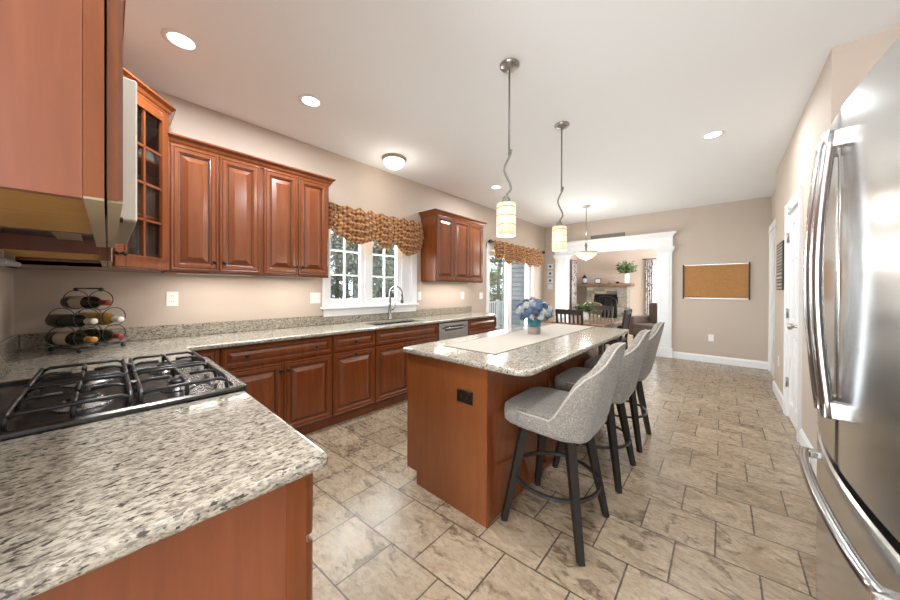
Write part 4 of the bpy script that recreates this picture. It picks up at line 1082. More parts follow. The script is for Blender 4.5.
# ------------------------------------------------------------------ lights of the room and added fill lights
def point(name, loc, watts, r=0.03, col=(1, 0.93, 0.84)):
    d = bpy.data.lights.new(name, 'POINT'); d.energy = watts; d.shadow_soft_size = r; d.color = col
    o = bpy.data.objects.new(name, d); COL.objects.link(o); o.location = loc
def spot_down(loc, watts):
    d = bpy.data.lights.new('can_light', 'AREA'); d.shape = 'DISK'; d.size = 0.13; d.energy = watts; d.color = (0.92, 0.965, 1.0)
    o = bpy.data.objects.new('can_light', d); COL.objects.link(o); o.location = loc
cans = [(-2.565, 0.31, 'recessed ceiling light nearest the camera above the wall cabinets'), (-2.575, 1.13, 'recessed ceiling light second from the camera near the window wall'),
        (-2.59, 3.95, 'recessed ceiling light seen just left of the near pendant shade'), (-0.08, 4.06, 'recessed ceiling light at the right side of the ceiling')]
c0 = None
for (x, y, lab) in cans:
    if c0 is None:
        c0 = thing('recessed_light', lab, 'ceiling light', (x, y, ZC), 0, 'recessed ceiling lights')
        MB().lathe([(0.095, -0.0005), (0.095, -0.004), (0.075, -0.009), (0.066, -0.006), (0.066, -0.0005)], n=32, caps=False).build('trim_ring', M_WHITE, c0)
        MB().lathe([(0.066, -0.001), (0.060, -0.005), (0.001, -0.006)], n=32).build('lens', M_CAN, c0)
    else: dup(c0, (x, y, ZC), 0, lab)
    spot_down((x, y, ZC-0.02), 22)
# unseen fixtures and lamps added beyond the frame to light the near side
for (x, y, lab) in ((-0.1, 1.6, 'added unseen recessed fill light in front of the refrigerator'), (-1.3, 0.2, 'added unseen recessed fill light above the end of the range counter')):
    dup(c0, (x, y, ZC), 0, lab); spot_down((x, y, ZC-0.02), 22)
fd = thing('flush_ceiling_light', 'frosted dome ceiling light above the kitchen window', 'ceiling light', (-2.95, 2.29, ZC))
MB().lathe([(0.145, -0.0005), (0.145, -0.014), (0.128, -0.03), (0.118, -0.03)], n=36, caps=True).build('pan', M_NICKEL, fd)
MB().lathe([(0.128, -0.03), (0.120, -0.062), (0.092, -0.098), (0.05, -0.12), (0.001, -0.126)], n=36).build('dome', M_DOME, fd)
MB().lathe([(0.008, -0.126), (0.010, -0.134), (0.001, -0.142)], n=12).build('finial', M_NICKEL, fd)
point('flush_lamp', (-2.95, 2.29, ZC-0.24), 3.5, 0.08)
dup(fd, (-0.1, -1.1, ZC), 0, 'added unseen dome fill light on the ceiling behind the camera')
point('flush_lamp', (-0.1, -1.1, ZC-0.30), 48, 0.1, (0.95, 0.97, 1.0))  # this lamp and its unseen dome are added to brighten the near ceiling
M_BAND = mat('brown_glass_band', (0.25, 0.15, 0.07), 0.4)
def make_pendant(loc, label, rz):
    r = thing('pendant_light', label, 'pendant light', loc, rz, 'pendants over the island')
    MB().lathe([(0.068, -0.0005), (0.068, -0.010), (0.055, -0.022), (0.030, -0.032), (0.012, -0.036), (0.001, -0.037)], n=28).build('canopy', M_NICKEL, r)
    MB().tube([(0, 0, -0.03), (0, 0, -0.63)], 0.0065, 10).build('rod', M_STEM, r)
    cv = []; key = [(0, 0.016), (0.40, -0.030), (0.80, 0.016), (1.0, -0.018)]
    for k in range(25):
        t = k/24
        for (t0, v0), (t1, v1_) in zip(key, key[1:]):
            if t0 <= t <= t1: o_ = v0+(v1_-v0)*smooth((t-t0)/(t1-t0)); break
        cv.append((o_, 0.010*math.sin(PI*t), -0.590-0.335*t))
    OFF = -0.018
    MB().tube(cv, 0.0075, 10).build('curved_stem', M_STEM, r)
    MB().lathe([(0.010, -0.915), (0.022, -0.925), (0.030, -0.945), (0.034, -0.968), (0.001, -0.969)], n=20, c=(OFF, 0, 0)).build('socket_cap', M_STEM, r)
    sh = MB().lathe([(0.062, -0.969), (0.066, -0.975), (0.066, -1.193), (0.063, -1.196), (0.062, -1.19), (0.062, -0.976)], n=36, caps=False, c=(OFF, 0, 0)).build('glass_shade', M_SHADE, r)
    MB().lathe([(0.030, -0.9695), (0.062, -0.9705), (0.062, -0.975), (0.03, -0.974)], n=36, caps=False, c=(OFF, 0, 0)).build('shade_top', M_SHADE, sh)
    for (z, tilt, a0, a1) in ((-1.055, 0.06, 0, 2*PI), (-1.125, -0.12, 0, 2*PI), (-1.01, 0.25, 0.3, 2.6), (-1.012, -0.25, 3.3, 5.6)):
        pts = []
        for k in range(41):
            a = a0+(a1-a0)*k/40; pts.append((OFF+0.0665*math.cos(a), 0.0665*math.sin(a), z+tilt*0.06*math.sin(a)))
        MB().tube(pts, 0.0022, 5).build('glass_band', M_BAND, sh)
    MB().sphere((OFF, 0, -1.07), 0.028, (1, 1, 1.3)).build('bulb', M_BULB, r)
    return r
p0 = make_pendant((-1.120, 1.87, ZC), 'wavy stem pendant with cream glass shade nearer the camera', TH)
dup(p0, (-1.150, 2.879, ZC), TH, 'wavy stem pendant with cream glass shade farther along the island')
point('pendant_lamp', (-1.127, 1.865, ZC-1.26), 5, 0.05); point('pendant_lamp', (-1.142, 2.886, ZC-1.26), 5, 0.05)
db = thing('bowl_pendant', 'alabaster bowl pendant over the dining table', 'pendant light', (-1.905, 5.95, ZC))
MB().lathe([(0.075, -0.0005), (0.075, -0.01), (0.05, -0.028), (0.012, -0.04), (0.001, -0.041)], n=24).build('canopy', M_NICKEL, db)
MB().tube([(0, 0, -0.04), (0, 0, -0.70)], 0.006, 8).lathe([(0.008, -0.66), (0.022, -0.69), (0.026, -0.74), (0.018, -0.78), (0.012, -0.86)], n=16).build('rod', M_STEM, db)
MB().lathe([(0.188, -0.868), (0.190, -0.876), (0.165, -0.92), (0.12, -0.965), (0.06, -0.995), (0.015, -1.003), (0.001, -1.003)], n=36).build('bowl', M_BOWL, db)
MB().lathe([(0.186, -0.862), (0.196, -0.862), (0.196, -0.876), (0.186, -0.876)], n=36, caps=False).lathe([(0.012, -1.003), (0.014, -1.015), (0.001, -1.03)], n=12).build('rim', M_NICKEL, db)
point('bowl_lamp', (-1.905, 5.95, ZC-1.12), 12, 0.1)
point('bowl_uplight', (-1.905, 5.95, ZC-0.55), 10, 0.1)

# ------------------------------------------------------------------ wine rack and bottles
RKX, RKY = -3.10, -0.085
ax = Vector((0.85, 0.527, 0)).normalized()            # bottle axis (necks this way)
sd_ = Vector((-ax.y, ax.x, 0))                        # across the rack
R_RING, PZ = 0.056, 0.085
slots = [(-0.062, 0), (0.062, 0), (-0.062, 1), (0.062, 1), (0.0, 2)]
rk = thing('wine_rack', 'dark wrought wire wine rack holding bottles in the counter corner', 'wine rack', (RKX, RKY, CT))
GR = 1.1
def rp(s, a, z): return (sd_*s+ax*a+Vector((0, 0, z)))*GR
fr_ = MB()
for a in (-0.095, 0.095):
    for (s, row) in slots:
        z = 0.030+R_RING+row*0.1035
        fr_.tube([rp(s+R_RING*math.cos(t), a, z+R_RING*math.sin(t)) for t in [2*PI*k/28 for k in range(28)]], 0.0028, 6, closed=True)
    fr_.tube([rp(-0.11, a, 0.024), rp(0.11, a, 0.024)], 0.0035, 6)
for s in (-0.10, 0.10): fr_.tube([rp(s, -0.11, 0.022), rp(s, 0.11, 0.022)], 0.0035, 6)
fr_.build('ring_frame', M_IRON, rk)
for s in (-0.10, 0.10):
    for a in (-0.105, 0.105):
        MB().sphere(rp(s, a, 0.0125), 0.0125*GR, n=10).build('ball_foot', M_IRON, rk)
zt = 0.030+2*R_RING+2*0.1035
MB().tube([rp(0, -0.095, zt+0.012), rp(0, 0.095, zt+0.012)], 0.005, 8).sphere(rp(0, -0.095, zt+0.006), 0.013, n=10).sphere(rp(0, 0.095, zt+0.006), 0.013, n=10).build('handle', M_IRON, rk)
M_BOT = mat('dark_green_bottle_glass', (0.018, 0.020, 0.012), 0.08)
M_AMB = mat('amber_wine_glass', (0.42, 0.24, 0.04), 0.08)
def bottle(i, label, glassm, label_m, cap_m):
    s, row = slots[i]
    p = Vector((RKX, RKY, CT))+rp(s, -0.155, 0.030+R_RING+row*0.1035-0.015)
    r = thing('wine_bottle', label, 'bottle', p, 0, 'bottles in the wine rack')
    r.rotation_euler = (PI/2, 0, math.atan2(ax.x, -ax.y))
    MB().lathe([(r_*GR, z_*GR) for r_, z_ in [(0.030, 0.004), (0.036, 0.0), (0.0375, 0.006), (0.0375, 0.185), (0.034, 0.205), (0.022, 0.228), (0.0150, 0.245), (0.0145, 0.295), (0.0155, 0.296), (0.0155, 0.303), (0.001, 0.304)]], n=24).build('glass', glassm, r)
    if label_m: MB().lathe([(r_*GR, z_*GR) for r_, z_ in [(0.0380, 0.06), (0.0380, 0.155)]], n=24, caps=False).build('paper_label', label_m, r)
    if cap_m: MB().lathe([(r_*GR, z_*GR) for r_, z_ in [(0.0156, 0.250), (0.0156, 0.293), (0.0164, 0.296), (0.0164, 0.304), (0.001, 0.3055)]], n=18, caps=False).build('capsule', cap_m, r)
PAP = mat('cream_paper', (0.62, 0.55, 0.42), 0.7); DK = mat('black_paper', (0.03, 0.027, 0.025), 0.6); YL = mat('yellow_paper', (0.60, 0.36, 0.09), 0.6)
RED = mat('red_foil', (0.22, 0.025, 0.02), 0.35); GOLD = mat('gold_foil', (0.55, 0.25, 0.06), 0.4); WHT = mat('white_foil', (0.7, 0.68, 0.62), 0.4); BLK = mat('black_foil', (0.02, 0.02, 0.02), 0.35)
bottle(0, 'wine bottle with cream label and gold capsule in the bottom row nearest the range', M_BOT, PAP, GOLD)
bottle(1, 'dark wine bottle with red capsule in the bottom row by the window wall', M_BOT, DK, RED)
bottle(2, 'large plain dark wine bottle in the middle row nearest the range', M_BOT, None, WHT)
bottle(3, 'amber wine bottle with white capsule in the middle row', M_AMB, YL, WHT)
bottle(4, 'wine bottle with cream label and red capsule on top of the rack', M_BOT, PAP, RED)

# ------------------------------------------------------------------ on the walls
cbd = thing('cork_board', 'wide framed cork board on the far wall', 'notice board', (-0.105, YF, 1.48))
MB().box(-0.44, 0.44, -0.014, -0.001, -0.30, 0.30).build('cork', M_CORK, cbd)
for s in (-1, 1):
    MB().box(min(s*0.44, s*0.462), max(s*0.44, s*0.462), -0.026, -0.001, -0.325, 0.325, 0.003).build('side_rail', M_DARKW, cbd)
    MB().box(-0.44, 0.44, -0.022, -0.001, min(s*0.30, s*0.318), max(s*0.30, s*0.318)).build('metal_rail', M_NICKEL, cbd)
for k, (px, pz) in enumerate(((-0.41, -0.275), (-0.385, -0.28), (-0.36, -0.272), (-0.335, -0.28), (-0.30, -0.275), (-0.275, -0.278), (-0.25, -0.272))):
    pn = MB().lathe([(0.006, 0), (0.006, 0.003), (0.003, 0.006), (0.006, 0.014), (0.001, 0.015)], n=10)
    pn.V = [(-0.105+px+v[0], YF-0.014-v[2], 1.48+pz+v[1]) for v in pn.V]
    tag(pn.build('push_pin', M_NICKEL if k % 2 else M_BLACK), ('pale' if k % 2 else 'dark')+' push pin along the lower left edge of the cork board', 'pin', 'pale pins on the cork board' if k % 2 else 'dark pins on the cork board')
sg = thing('wall_sign', 'narrow dark wooden sign with pale lettering on the right wall', 'sign', (XR, 5.22, 1.60), -PI/2)
MB().box(-0.25, 0.25, -0.025, -0.001, -0.275, 0.275, 0.003).build('board', M_DARKW, sg)
lt = MB(); rs = random.Random(4)
z = 0.245
while z > -0.25:
    h = rs.choice((0.012, 0.018, 0.026)); x = -0.21
    while x < 0.18:
        w = min(rs.uniform(0.03, 0.11), 0.21-x); lt.box(x, x+w, -0.0265, -0.0252, z-h, z); x += w+0.018
    z -= h+0.02
lt.build('lettering', mat('pale_lettering', (0.45, 0.42, 0.36), 0.8), sg)
pq = thing('wall_plaque', 'vertical strip of four small blue and white plaques left of the opening', 'wall decor', (-3.20, YF, 1.63))
MB().box(-0.006, 0.006, -0.006, -0.001, -0.30, 0.33).build('hanging_strip', M_NICKEL, pq)
M_BLUE = mat('navy_paint', (0.05, 0.11, 0.20), 0.5); M_PALEB = mat('pale_tile', (0.62, 0.66, 0.68), 0.4)
for k, (z, mm) in enumerate(((0.27, M_BLUE), (0.095, M_BLUE), (-0.08, M_BLUE), (-0.235, None))):
    t = MB().box(-0.068, 0.068, -0.014, -0.006, z-0.06, z+0.06, 0.002).build('tile', M_PALEB, pq)
    if mm: MB().lathe([(0.034, 0), (0.034, 0.002), (0.001, 0.0022)], n=14).xf(Matrix.Translation((0, -0.014, z)) @ Matrix.Rotation(PI/2, 4, 'X')).build('motif', mm, t)
vg = thing('wall_vent', 'dark slotted vent grille resting above the white header', 'vent', (-1.90, YF, 2.502))
MB().box(-0.345, 0.345, -0.012, -0.001, -0.05, 0.05, 0.003).build('frame', mat('vent_grey', (0.16, 0.145, 0.13), 0.5), vg)
sl = MB()
for k in range(6): sl.box(-0.32, 0.32, -0.016, -0.0121, -0.043+k*0.0155, -0.037+k*0.0155)
sl.build('louvre', mat('vent_slat', (0.28, 0.26, 0.23), 0.5), vg)

# ------------------------------------------------------------------ dining
dt = thing('dining_table', 'wooden dining table with a pale shine under the bowl pendant', 'table', (-1.86, 5.9, 0))
MB().box(-0.50, 0.50, -0.72, 0.72, 0.735, 0.765, 0.008, 2).build('tabletop', M_TABLEW, dt)
MB().box(-0.42, 0.42, -0.62, 0.62, 0.65, 0.734).build('apron', M_CHAIRW, dt)
for sx in (-1, 1):
    for sy in (-1, 1): MB().bar((sx*0.40, sy*0.60, 0), (sx*0.40, sy*0.60, 0.65), 0.05, 0.05, 0.075, 0.075).build('leg', M_CHAIRW, dt)
def make_chair(loc, rz, label):
    r = thing('dining_chair', label, 'chair', loc, rz, 'dark dining chairs')     # faces local +y
    MB().box(-0.22, 0.22, -0.20, 0.22, 0.43, 0.47, 0.01, 2).build('seat', M_CHAIRW, r)
    for sx in (-1, 1):
        MB().bar((sx*0.19, 0.19, 0), (sx*0.19, 0.19, 0.43), 0.034, 0.034, 0.042, 0.042).build('leg', M_CHAIRW, r)
        MB().bar((sx*0.20, -0.23, 0), (sx*0.20, -0.19, 0.45), 0.034, 0.036, 0.04, 0.042).build('leg', M_CHAIRW, r)
        MB().bar((sx*0.20, -0.19, 0.45), (sx*0.215, -0.27, 0.975), 0.04, 0.042, 0.034, 0.03).build('back_post', M_CHAIRW, r)
        MB().box(sx*0.19-0.01, sx*0.19+0.01, -0.19, 0.18, 0.38, 0.43).build('side_rail', M_CHAIRW, r)
    MB().bar((-0.225, -0.264, 0.945), (0.225, -0.264, 0.945), 0.024, 0.085).build('top_rail', M_CHAIRW, r)
    MB().bar((-0.2, -0.212, 0.60), (0.2, -0.212, 0.60), 0.022, 0.045).build('lower_rail', M_CHAIRW, r)
    for k in range(5):
        x = -0.14+0.07*k
        MB().bar((x, -0.212, 0.61), (x, -0.258, 0.92), 0.028, 0.012, up=(0, 1, 0)).build('slat', M_CHAIRW, r)
    return r
ch = make_chair((-1.92, 5.42, 0), 0.0, 'dark slat back dining chair with its back to the island')
dup(ch, (-2.37, 5.62, 0), -PI/2, 'dark dining chair on the window side of the table')
dup(ch, (-1.87, 6.54, 0), PI, 'dark dining chair at the far end of the table')
dup(ch, (-1.47, 5.95, 0), PI/2, 'dark dining chair at the right side of the table seen edge on')
cv = thing('flower_vase', 'small white vase of pale flowers on the dining table', 'vase', (-1.80, 5.60, 0.766))
MB().lathe([(0.035, 0), (0.045, 0.01), (0.058, 0.07), (0.052, 0.13), (0.036, 0.165), (0.042, 0.18), (0.036, 0.178), (0.03, 0.16), (0.001, 0.15)], n=24).build('vase_body', M_PLAST, cv)
def sprig(parent, n, base, r0, zlo, zhi, spread, lw, m, seed, name='foliage', droop=0.0):
    rs = random.Random(seed); mb = MB()
    for k in range(n):
        a = rs.uniform(0, 2*PI); rr = spread*math.sqrt(rs.random()); z = zlo+(zhi-zlo)*rs.random()*(1-0.5*rr/spread)
        tip = Vector((rr*math.cos(a), rr*math.sin(a), z-droop*rr)); b = Vector((0, 0, base))
        mb.tube([b, (b+tip)/2+Vector((0, 0, 0.02)), tip], 0.0018, 4)
        for q in range(6):
            t = 0.45+0.11*q; c = b.lerp(tip, min(t, 1.0)); d = Vector((rs.uniform(-1, 1), rs.uniform(-1, 1), rs.uniform(-0.3, 0.9))).normalized(); s = d.orthogonal().normalized()
            e = c+d*lw*2.6
            mb.raw([c, (c+e)/2+s*lw*0.5, e, (c+e)/2-s*lw*0.5], [(0, 1, 2, 3)])
    return mb.build(name, m, parent)
sprig(cv, 46, 0.15, 0, 0.20, 0.36, 0.15, 0.03, M_LEAF, 5)
fl = MB(); rs = random.Random(9)
for k in range(16):
    a = rs.uniform(0, 6.28); rr = rs.uniform(0.02, 0.13); fl.sphere((rr*math.cos(a), rr*math.sin(a), rs.uniform(0.19, 0.33)), 0.024, (1, 1, 0.8), 8)
fl.build('flower', mat('pale_yellow_petal', (0.66, 0.64, 0.45), 0.7), cv)

# ------------------------------------------------------------------ living room
def stone_mat():
    m, nt, b = nmat('ledger_stone')
    tc = N(nt, 'ShaderNodeTexCoord')
    gi = N(nt, 'ShaderNodeNewGeometry')
    c = ramp(nt, [(0.0, (0.12, 0.11, 0.085)), (0.3, (0.22, 0.205, 0.16)), (0.55, (0.31, 0.26, 0.19)), (0.8, (0.25, 0.245, 0.21)), (1.0, (0.40, 0.35, 0.28))], gi.outputs['Random Per Island'])
    f = noise(nt, tc.outputs['Object'], 14, 4)
    c = mix(nt, 0.5, c, ramp(nt, [(0.3, (0.55,)*3), (0.7, (1.15,)*3)], f), 'MULTIPLY')
    nt.links.new(c, b.inputs['Base Color']); b.inputs['Roughness'].default_value = 0.85
    bump(nt, b, f, 0.5, 0.02)
    return m
M_LEDGE = stone_mat()
fp = thing('fireplace', 'stacked stone fireplace with arched doors and thick wooden mantel', 'fireplace', (-3.11, 12.0, 0))
st = MB(); rs = random.Random(21)
SX0_, SX1_, FYF = -3.79, -2.43, 11.92
z = 0.0
fbx0, fbx1, fbz0, fbz1 = -3.53, -2.75, 0.28, 1.12
while z < 1.44:
    h = min(rs.uniform(0.05, 0.13), 1.45-z); x = SX0_
    while x < SX1_-0.001:
        w = min(rs.uniform(0.14, 0.42), SX1_-x)
        if SX1_-(x+w) < 0.08: w = SX1_-x
        a, b_ = x+0.004, x+w-0.004
        inz = z+h > fbz0+0.01 and z < fbz1-0.02
        segs = [(a, b_)]
        if inz:
            segs = []
            if a < fbx0: segs.append((a, min(b_, fbx0)))
            if b_ > fbx1: segs.append((max(a, fbx1), b_))
        for (p, q) in segs:
            if q-p > 0.02: st.box(p, q, FYF-rs.uniform(0, 0.035), LY-0.002, z+0.003, z+h-0.003, 0.006)
        x += w
    z += h
st.build('stone_surround', M_LEDGE, fp, True)
MB().box(-3.9, -2.32, FYF-0.42, FYF-0.04, 0.0, 0.22, 0.01).build('hearth', M_LEDGE, fp, True)
MB().box(-4.06, -2.30, FYF-0.12, LY-0.002, 1.455, 1.555, 0.01).build('mantel', M_RUSTIC, fp, True)
MB().box(fbx0-0.02, fbx1+0.02, 12.2, 12.22, fbz0-0.02, fbz1+0.02).box(fbx0-0.02, fbx0, FYF+0.04, 12.22, fbz0, fbz1).box(fbx1, fbx1+0.02, FYF+0.04, 12.22, fbz0, fbz1).box(fbx0, fbx1, FYF+0.04, 12.22, fbz0-0.02, fbz0).build('firebox', M_BLACK, fp, True)
arch = [(fbx0+0.02, fbz0)]+[((fbx0+fbx1)/2-(fbx1-fbx0-0.04)/2*math.cos(PI*k/16), fbz1-0.24+0.22*math.sin(PI*k/16)) for k in range(17)]+[(fbx1-0.02, fbz0)]
mb = MB().tube([(x, FYF-0.01, z) for x, z in arch], 0.022, 8)
for fz in (0.33, 0.66, 1.0):
    xx = fbx0+0.02+(fbx1-fbx0-0.04)*fz*0.75+0.0
    mb.tube([(xx, FYF-0.008, fbz0), (xx, FYF-0.008, fbz1-0.06)], 0.012, 6)
mb.box(fbx0, fbx1, FYF-0.02, FYF+0.01, fbz0-0.01, fbz0+0.03)
mb.build('fire_doors', M_IRON, fp, True)
MB().box(fbx0+0.03, fbx1-0.03, FYF+0.012, FYF+0.016, fbz0+0.02, fbz1-0.16).build('door_glass', M_GLASS, fp, True)
ln = thing('lantern', 'small metal lantern at the left end of the mantel', 'lantern', (-3.90, 12.02, 1.556))
MB().lathe([(0.09, 0), (0.10, 0.01), (0.085, 0.03)], n=8).lathe([(0.10, 0.20), (0.08, 0.24), (0.03, 0.31), (0.012, 0.33), (0.001, 0.335)], n=8).build('base_and_roof', M_BRONZE, ln)
MB().lathe([(0.082, 0.03), (0.11, 0.10), (0.09, 0.20)], n=8, caps=False).build('glass_body', mat('smoky_glass', (0.35, 0.38, 0.40), 0.15), ln)
MB().tube([(0.03*math.cos(t), 0, 0.355+0.03*math.sin(t)) for t in [2*PI*k/14 for k in range(14)]], 0.005, 6, closed=True).build('ring', M_BRONZE, ln)
pf = thing('picture_frame', 'small dark picture frame standing on the mantel', 'picture frame', (-3.42, 12.02, 1.556))
MB().box(-0.11, 0.11, -0.012, 0.012, 0, 0.19, 0.003).box(-0.03, 0.03, 0.012, 0.08, 0, 0.008).build('frame', M_DARKW, pf)
MB().box(-0.085, 0.085, -0.0145, -0.0122, 0.025, 0.165).build('picture', M_PALEB, pf)
for (x, lab, mm) in ((-3.03, 'small pale ornament right of the picture frame on the mantel', M_TAUPE), (-2.77, 'small dark ornament next to the mantel vase', M_BRONZE)):
    tag(MB().lathe([(0.045, 0), (0.06, 0.02), (0.055, 0.05), (0.02, 0.07), (0.001, 0.075)], n=16).shift((x, 12.0, 1.5555)).build('mantel_ornament', mm), lab, 'ornament')
mv = thing('mantel_vase', 'white vase with green branches at the right end of the mantel', 'vase', (-2.47, 11.87, 1.556))
MB().lathe([(0.07, 0), (0.085, 0.02), (0.09, 0.25), (0.08, 0.33), (0.06, 0.335), (0.06, 0.3), (0.001, 0.29)], n=24).build('vase_body', M_PLAST, mv)
sprig(mv, 80, 0.32, 0, 0.46, 0.86, 0.31, 0.045, M_LEAF, 12, droop=0.25)
M_SPOT = None
def curtain(label, p0, p1, z0, z1, nrm, waves=5):
    m, nt, b = nmat('patterned_curtain')
    v = N(nt, 'ShaderNodeTexVoronoi'); v.inputs['Scale'].default_value = 11
    tc = N(nt, 'ShaderNodeTexCoord'); nt.links.new(tc.outputs['Object'], v.inputs['Vector'])
    c = ramp(nt, [(0.30, (0.10, 0.075, 0.085)), (0.42, (0.46, 0.42, 0.40))], v.outputs['Distance'])
    nt.links.new(c, b.inputs['Base Color']); b.inputs['Roughness'].default_value = 0.9
    p0, p1, nrm = Vector(p0), Vector(p1), Vector(nrm); n = waves*10; V, F = [], []
    for i in range(n+1):
        t = i/n; p = p0.lerp(p1, t)+nrm*(0.035*math.sin(2*PI*waves*t))
        V += [(p.x, p.y, z0), (p.x, p.y, z1)]
    for i in range(n): F.append((2*i, 2*i+2, 2*i+3, 2*i+1))
    r = thing('curtain', label, 'curtain', ((p0.x+p1.x)/2, (p0.y+p1.y)/2, z0))
    o = MB().raw(V, F, True).build('curtain_fabric', m, r, True)
    sm = o.modifiers.new('thickness', 'SOLIDIFY'); sm.thickness = 0.004
    d = (p1-p0).normalized()
    a, c = p0-d*0.08, p1+d*0.08
    MB().tube([(a.x, a.y, z1+0.02), (c.x, c.y, z1+0.02)], 0.012, 8).build('curtain_rod', M_BRONZE, r, True)
    return r
curtain('patterned curtain beside the bright living room window', (-1.98, LY-0.07, 0), (-1.74, LY-0.07, 0), 0.03, 2.36, (0, 1, 0), 4)
curtain('dark patterned curtain in the left corner of the living room', (LX0+0.07, 11.55, 0), (LX0+0.07, 12.05, 0), 0.30, 2.42, (1, 0, 0), 5)
sf = thing('sofa', 'brown upholstered sofa behind the dining chairs', 'sofa', (-3.72, 9.35, 0), PI/2)
MB().box(-0.75, 0.75, -0.42, 0.42, 0.10, 0.42, 0.04, 3).build('base', M_SOFA, sf)
MB().box(-0.75, 0.75, 0.22, 0.45, 0.30, 0.92, 0.07, 4).build('backrest', M_SOFA, sf)
for s in (-1, 1):
    MB().box(s*0.86-0.12, s*0.86+0.12, -0.42, 0.44, 0.08, 0.64, 0.07, 4).build('armrest', M_SOFA, sf)
    MB().box(min(s*0.01, s*0.73), max(s*0.01, s*0.73), -0.43, 0.2, 0.42, 0.56, 0.05, 3).build('seat_cushion', M_SOFA, sf)
    for q in (-1, 1): MB().box(s*0.7-0.03, s*0.7+0.03, q*0.34-0.03, q*0.34+0.03, 0, 0.10).build('foot', M_DARKW, sf)
ac = thing('armchair', 'dark brown armchair near the living room window', 'armchair', (-1.32, 9.6, 0), -0.5)
MB().box(-0.34, 0.34, -0.38, 0.36, 0.12, 0.42, 0.05, 3).build('seat', M_SOFA, ac)
MB().box(-0.36, 0.36, 0.22, 0.44, 0.30, 0.98, 0.08, 4).build('backrest', M_SOFA, ac)
for s in (-1, 1):
    MB().box(s*0.41-0.085, s*0.41+0.085, -0.38, 0.42, 0.10, 0.62, 0.06, 3).build('armrest', M_SOFA, ac)
    for q in (-1, 1): MB().box(s*0.33-0.03, s*0.33+0.03, q*0.31-0.03, q*0.31+0.03, 0, 0.13).build('leg', M_DARKW, ac)
wb = thing('wicker_chair', 'round olive wicker chair beside the fireplace', 'chair', (-3.40, 10.98, 0))
M_WICK = fabric('olive_wicker', (0.10, 0.08, 0.03), (0.17, 0.14, 0.06), (0.25, 0.20, 0.09), 60)
MB().lathe([(0.30, 0.10), (0.36, 0.25), (0.38, 0.44), (0.33, 0.48), (0.001, 0.50)], n=24).lathe([(0.28, 0), (0.30, 0.10)], n=24).build('seat', M_WICK, wb)
mb = MB(); V = []; F = []
for i in range(13):
    a = math.radians(20+140*i/12)
    for j, (rr, z) in enumerate(((0.36, 0.40), (0.40, 0.62), (0.40, 0.80+0.10*math.sin(PI*i/12)), (0.36, 0.79+0.10*math.sin(PI*i/12)), (0.34, 0.60), (0.31, 0.44))):
        V.append((rr*math.cos(a), rr*math.sin(a), z))
for i in range(12):
    for j in range(6): F.append((i*6+j, (i+1)*6+j, (i+1)*6+(j+1) % 6, i*6+(j+1) % 6))
F += [tuple(range(6)), tuple(72+k for k in range(6))[::-1]]
mb.raw(V, F, True).build('backrest', M_WICK, wb)

# ------------------------------------------------------------------ outside
struct('ground', MB().box(-40, XL-0.16, -25, 40, -0.5, -0.35), M_SOIL)
M_DECK = wood('grey_deck', (0.25, 0.23, 0.21), (0.31, 0.29, 0.27), (0.38, 0.36, 0.33), 0.7, (0.8, 9, 9), 0)
struct('floor_deck', MB().box(-6.1, XL-0.15, 3.9, 7.18, -0.14, -0.04).box(-6.1, LX0-0.13, 7.18, 11.2, -0.14, -0.04), M_DECK)
sid = MB()
z = -0.3
while z < 3.2:
    sid.raw([(LX0-0.12, 7.180, z), (XL-0.15, 7.180, z), (XL-0.15, 7.20, z+0.105), (LX0-0.12, 7.20, z+0.105), (LX0-0.12, 7.33, z), (XL-0.15, 7.33, z), (XL-0.15, 7.33, z+0.105), (LX0-0.12, 7.33, z+0.105)],
            [(0, 1, 2, 3), (4, 7, 6, 5), (0, 4, 5, 1), (3, 2, 6, 7), (0, 3, 7, 4), (1, 5, 6, 2)])
    sid.box(LX0-0.12, XL-0.15, 7.23, 7.33, z+0.105, z+0.122); z += 0.122
sid.box(LX0-0.20, LX0-0.12, 7.17, 7.33, -0.3, 3.2)
struct('wall_siding', sid, mat('grey_blue_clapboard', (0.20, 0.215, 0.23), 0.6), 'grey blue clapboard wall outside the sliding door')
rl = thing('deck_railing', 'white deck railing outside the sliding door', 'railing', (-6.0, 4.0, -0.04))
MB().box(-0.035, 0.035, 0, 7.1, 0.90, 0.95).build('top_rail', M_WHITE, rl)
MB().box(-0.02, 0.02, 0, 7.1, 0.10, 0.14).build('bottom_rail', M_WHITE, rl)
for k in range(5): MB().box(-0.05, 0.05, k*1.75, k*1.75+0.10, 0, 1.0).build('post', M_WHITE, rl)
for k in range(56): MB().box(-0.014, 0.014, 0.16+k*0.123, 0.19+k*0.123, 0.14, 0.90).build('baluster', M_WHITE, rl)

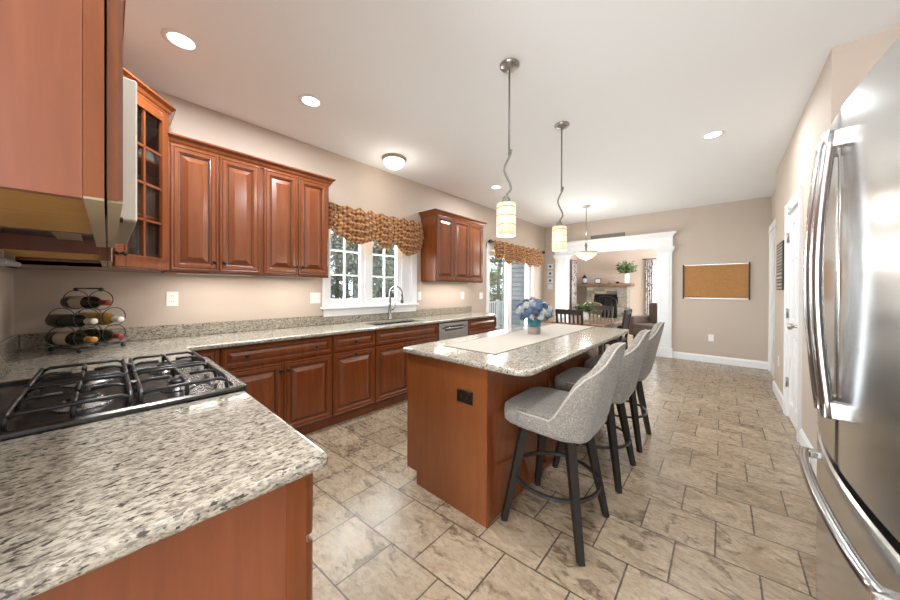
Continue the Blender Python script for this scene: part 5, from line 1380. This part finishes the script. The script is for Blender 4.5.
def make_tree(loc, h, r, ml, seed, nl, label, lo=0.12, tr=0.10, group='trees outside'):
    rs = random.Random(seed)
    t = thing('tree', label, 'tree', loc, rs.uniform(0, 6), group)
    tb = MB(); pts = [(rs.uniform(-1, 1)*0.05*k, rs.uniform(-1, 1)*0.05*k, h*k/6) for k in range(7)]
    tb.tube(pts, [tr*(1-0.13*k) for k in range(7)], 8)
    L_ = []
    for k in range(16):
        z = h*(lo+(1-lo)*rs.random()); a = rs.uniform(0, 2*PI); ln_ = r*rs.uniform(0.5, 1.0)*(1.1-0.6*z/h)
        q = Vector((ln_*math.cos(a), ln_*math.sin(a), z+rs.uniform(0.0, 0.6)))
        tb.tube([(0, 0, z-0.2), (q.x*0.5, q.y*0.5, z+0.1), q], [0.035, 0.025, 0.008], 5); L_.append((Vector((0, 0, z)), q))
    tb.build('trunk', M_BARK, t)
    V, F = [], []
    for k in range(nl):
        b_, q = rs.choice(L_); c = b_.lerp(q, rs.uniform(0.25, 1.1))+Vector((rs.gauss(0, 0.22), rs.gauss(0, 0.22), rs.gauss(0, 0.28)))
        d = Vector((rs.uniform(-1, 1), rs.uniform(-1, 1), rs.uniform(-1, 1))).normalized(); s = d.orthogonal().normalized(); w = rs.uniform(0.035, 0.085)
        n0 = len(V); V += [c-d*w, c+s*w*0.6, c+d*w, c-s*w*0.6]; F.append((n0, n0+1, n0+2, n0+3))
    MB().raw(V, F).build('foliage', ml, t)
    return t
rs = random.Random(33)
LG = 'slender grey tree in the woods outside the kitchen window'
g0 = [make_tree((-8.6, 5.2, -0.35), 8.0, 1.1, M_GREYL, 1, 4200, LG, tr=0.11, group='grey trees outside'),
      make_tree((-10.8, 6.6, -0.35), 9.0, 1.2, M_GREYL, 2, 4200, LG, tr=0.09, group='grey trees outside')]
k = 0
for (x, y) in ((-8.7, 7.1), (-11.6, 8.6), (-13.6, 7.2), (-14.2, 10.4), (-16.6, 9.4), (-11.4, 4.9), (-17.5, 12.5)):
    dup(g0[k % 2], (x, y, -0.35), rs.uniform(0, 6.2), LG); k += 1
GG = 'leafy green tree outside behind the deck'
g1 = make_tree((-8.4, 9.0, -0.35), 6.5, 1.3, M_TREEL, 5, 5000, GG, lo=0.04, tr=0.09, group='green trees outside')
for (x, y) in ((-8.6, 11.6), (-11.2, 12.4), (-9.2, 14.4), (-13.2, 14.9), (-11.0, 17.2)):
    dup(g1, (x, y, -0.35), rs.uniform(0, 6.2), GG)
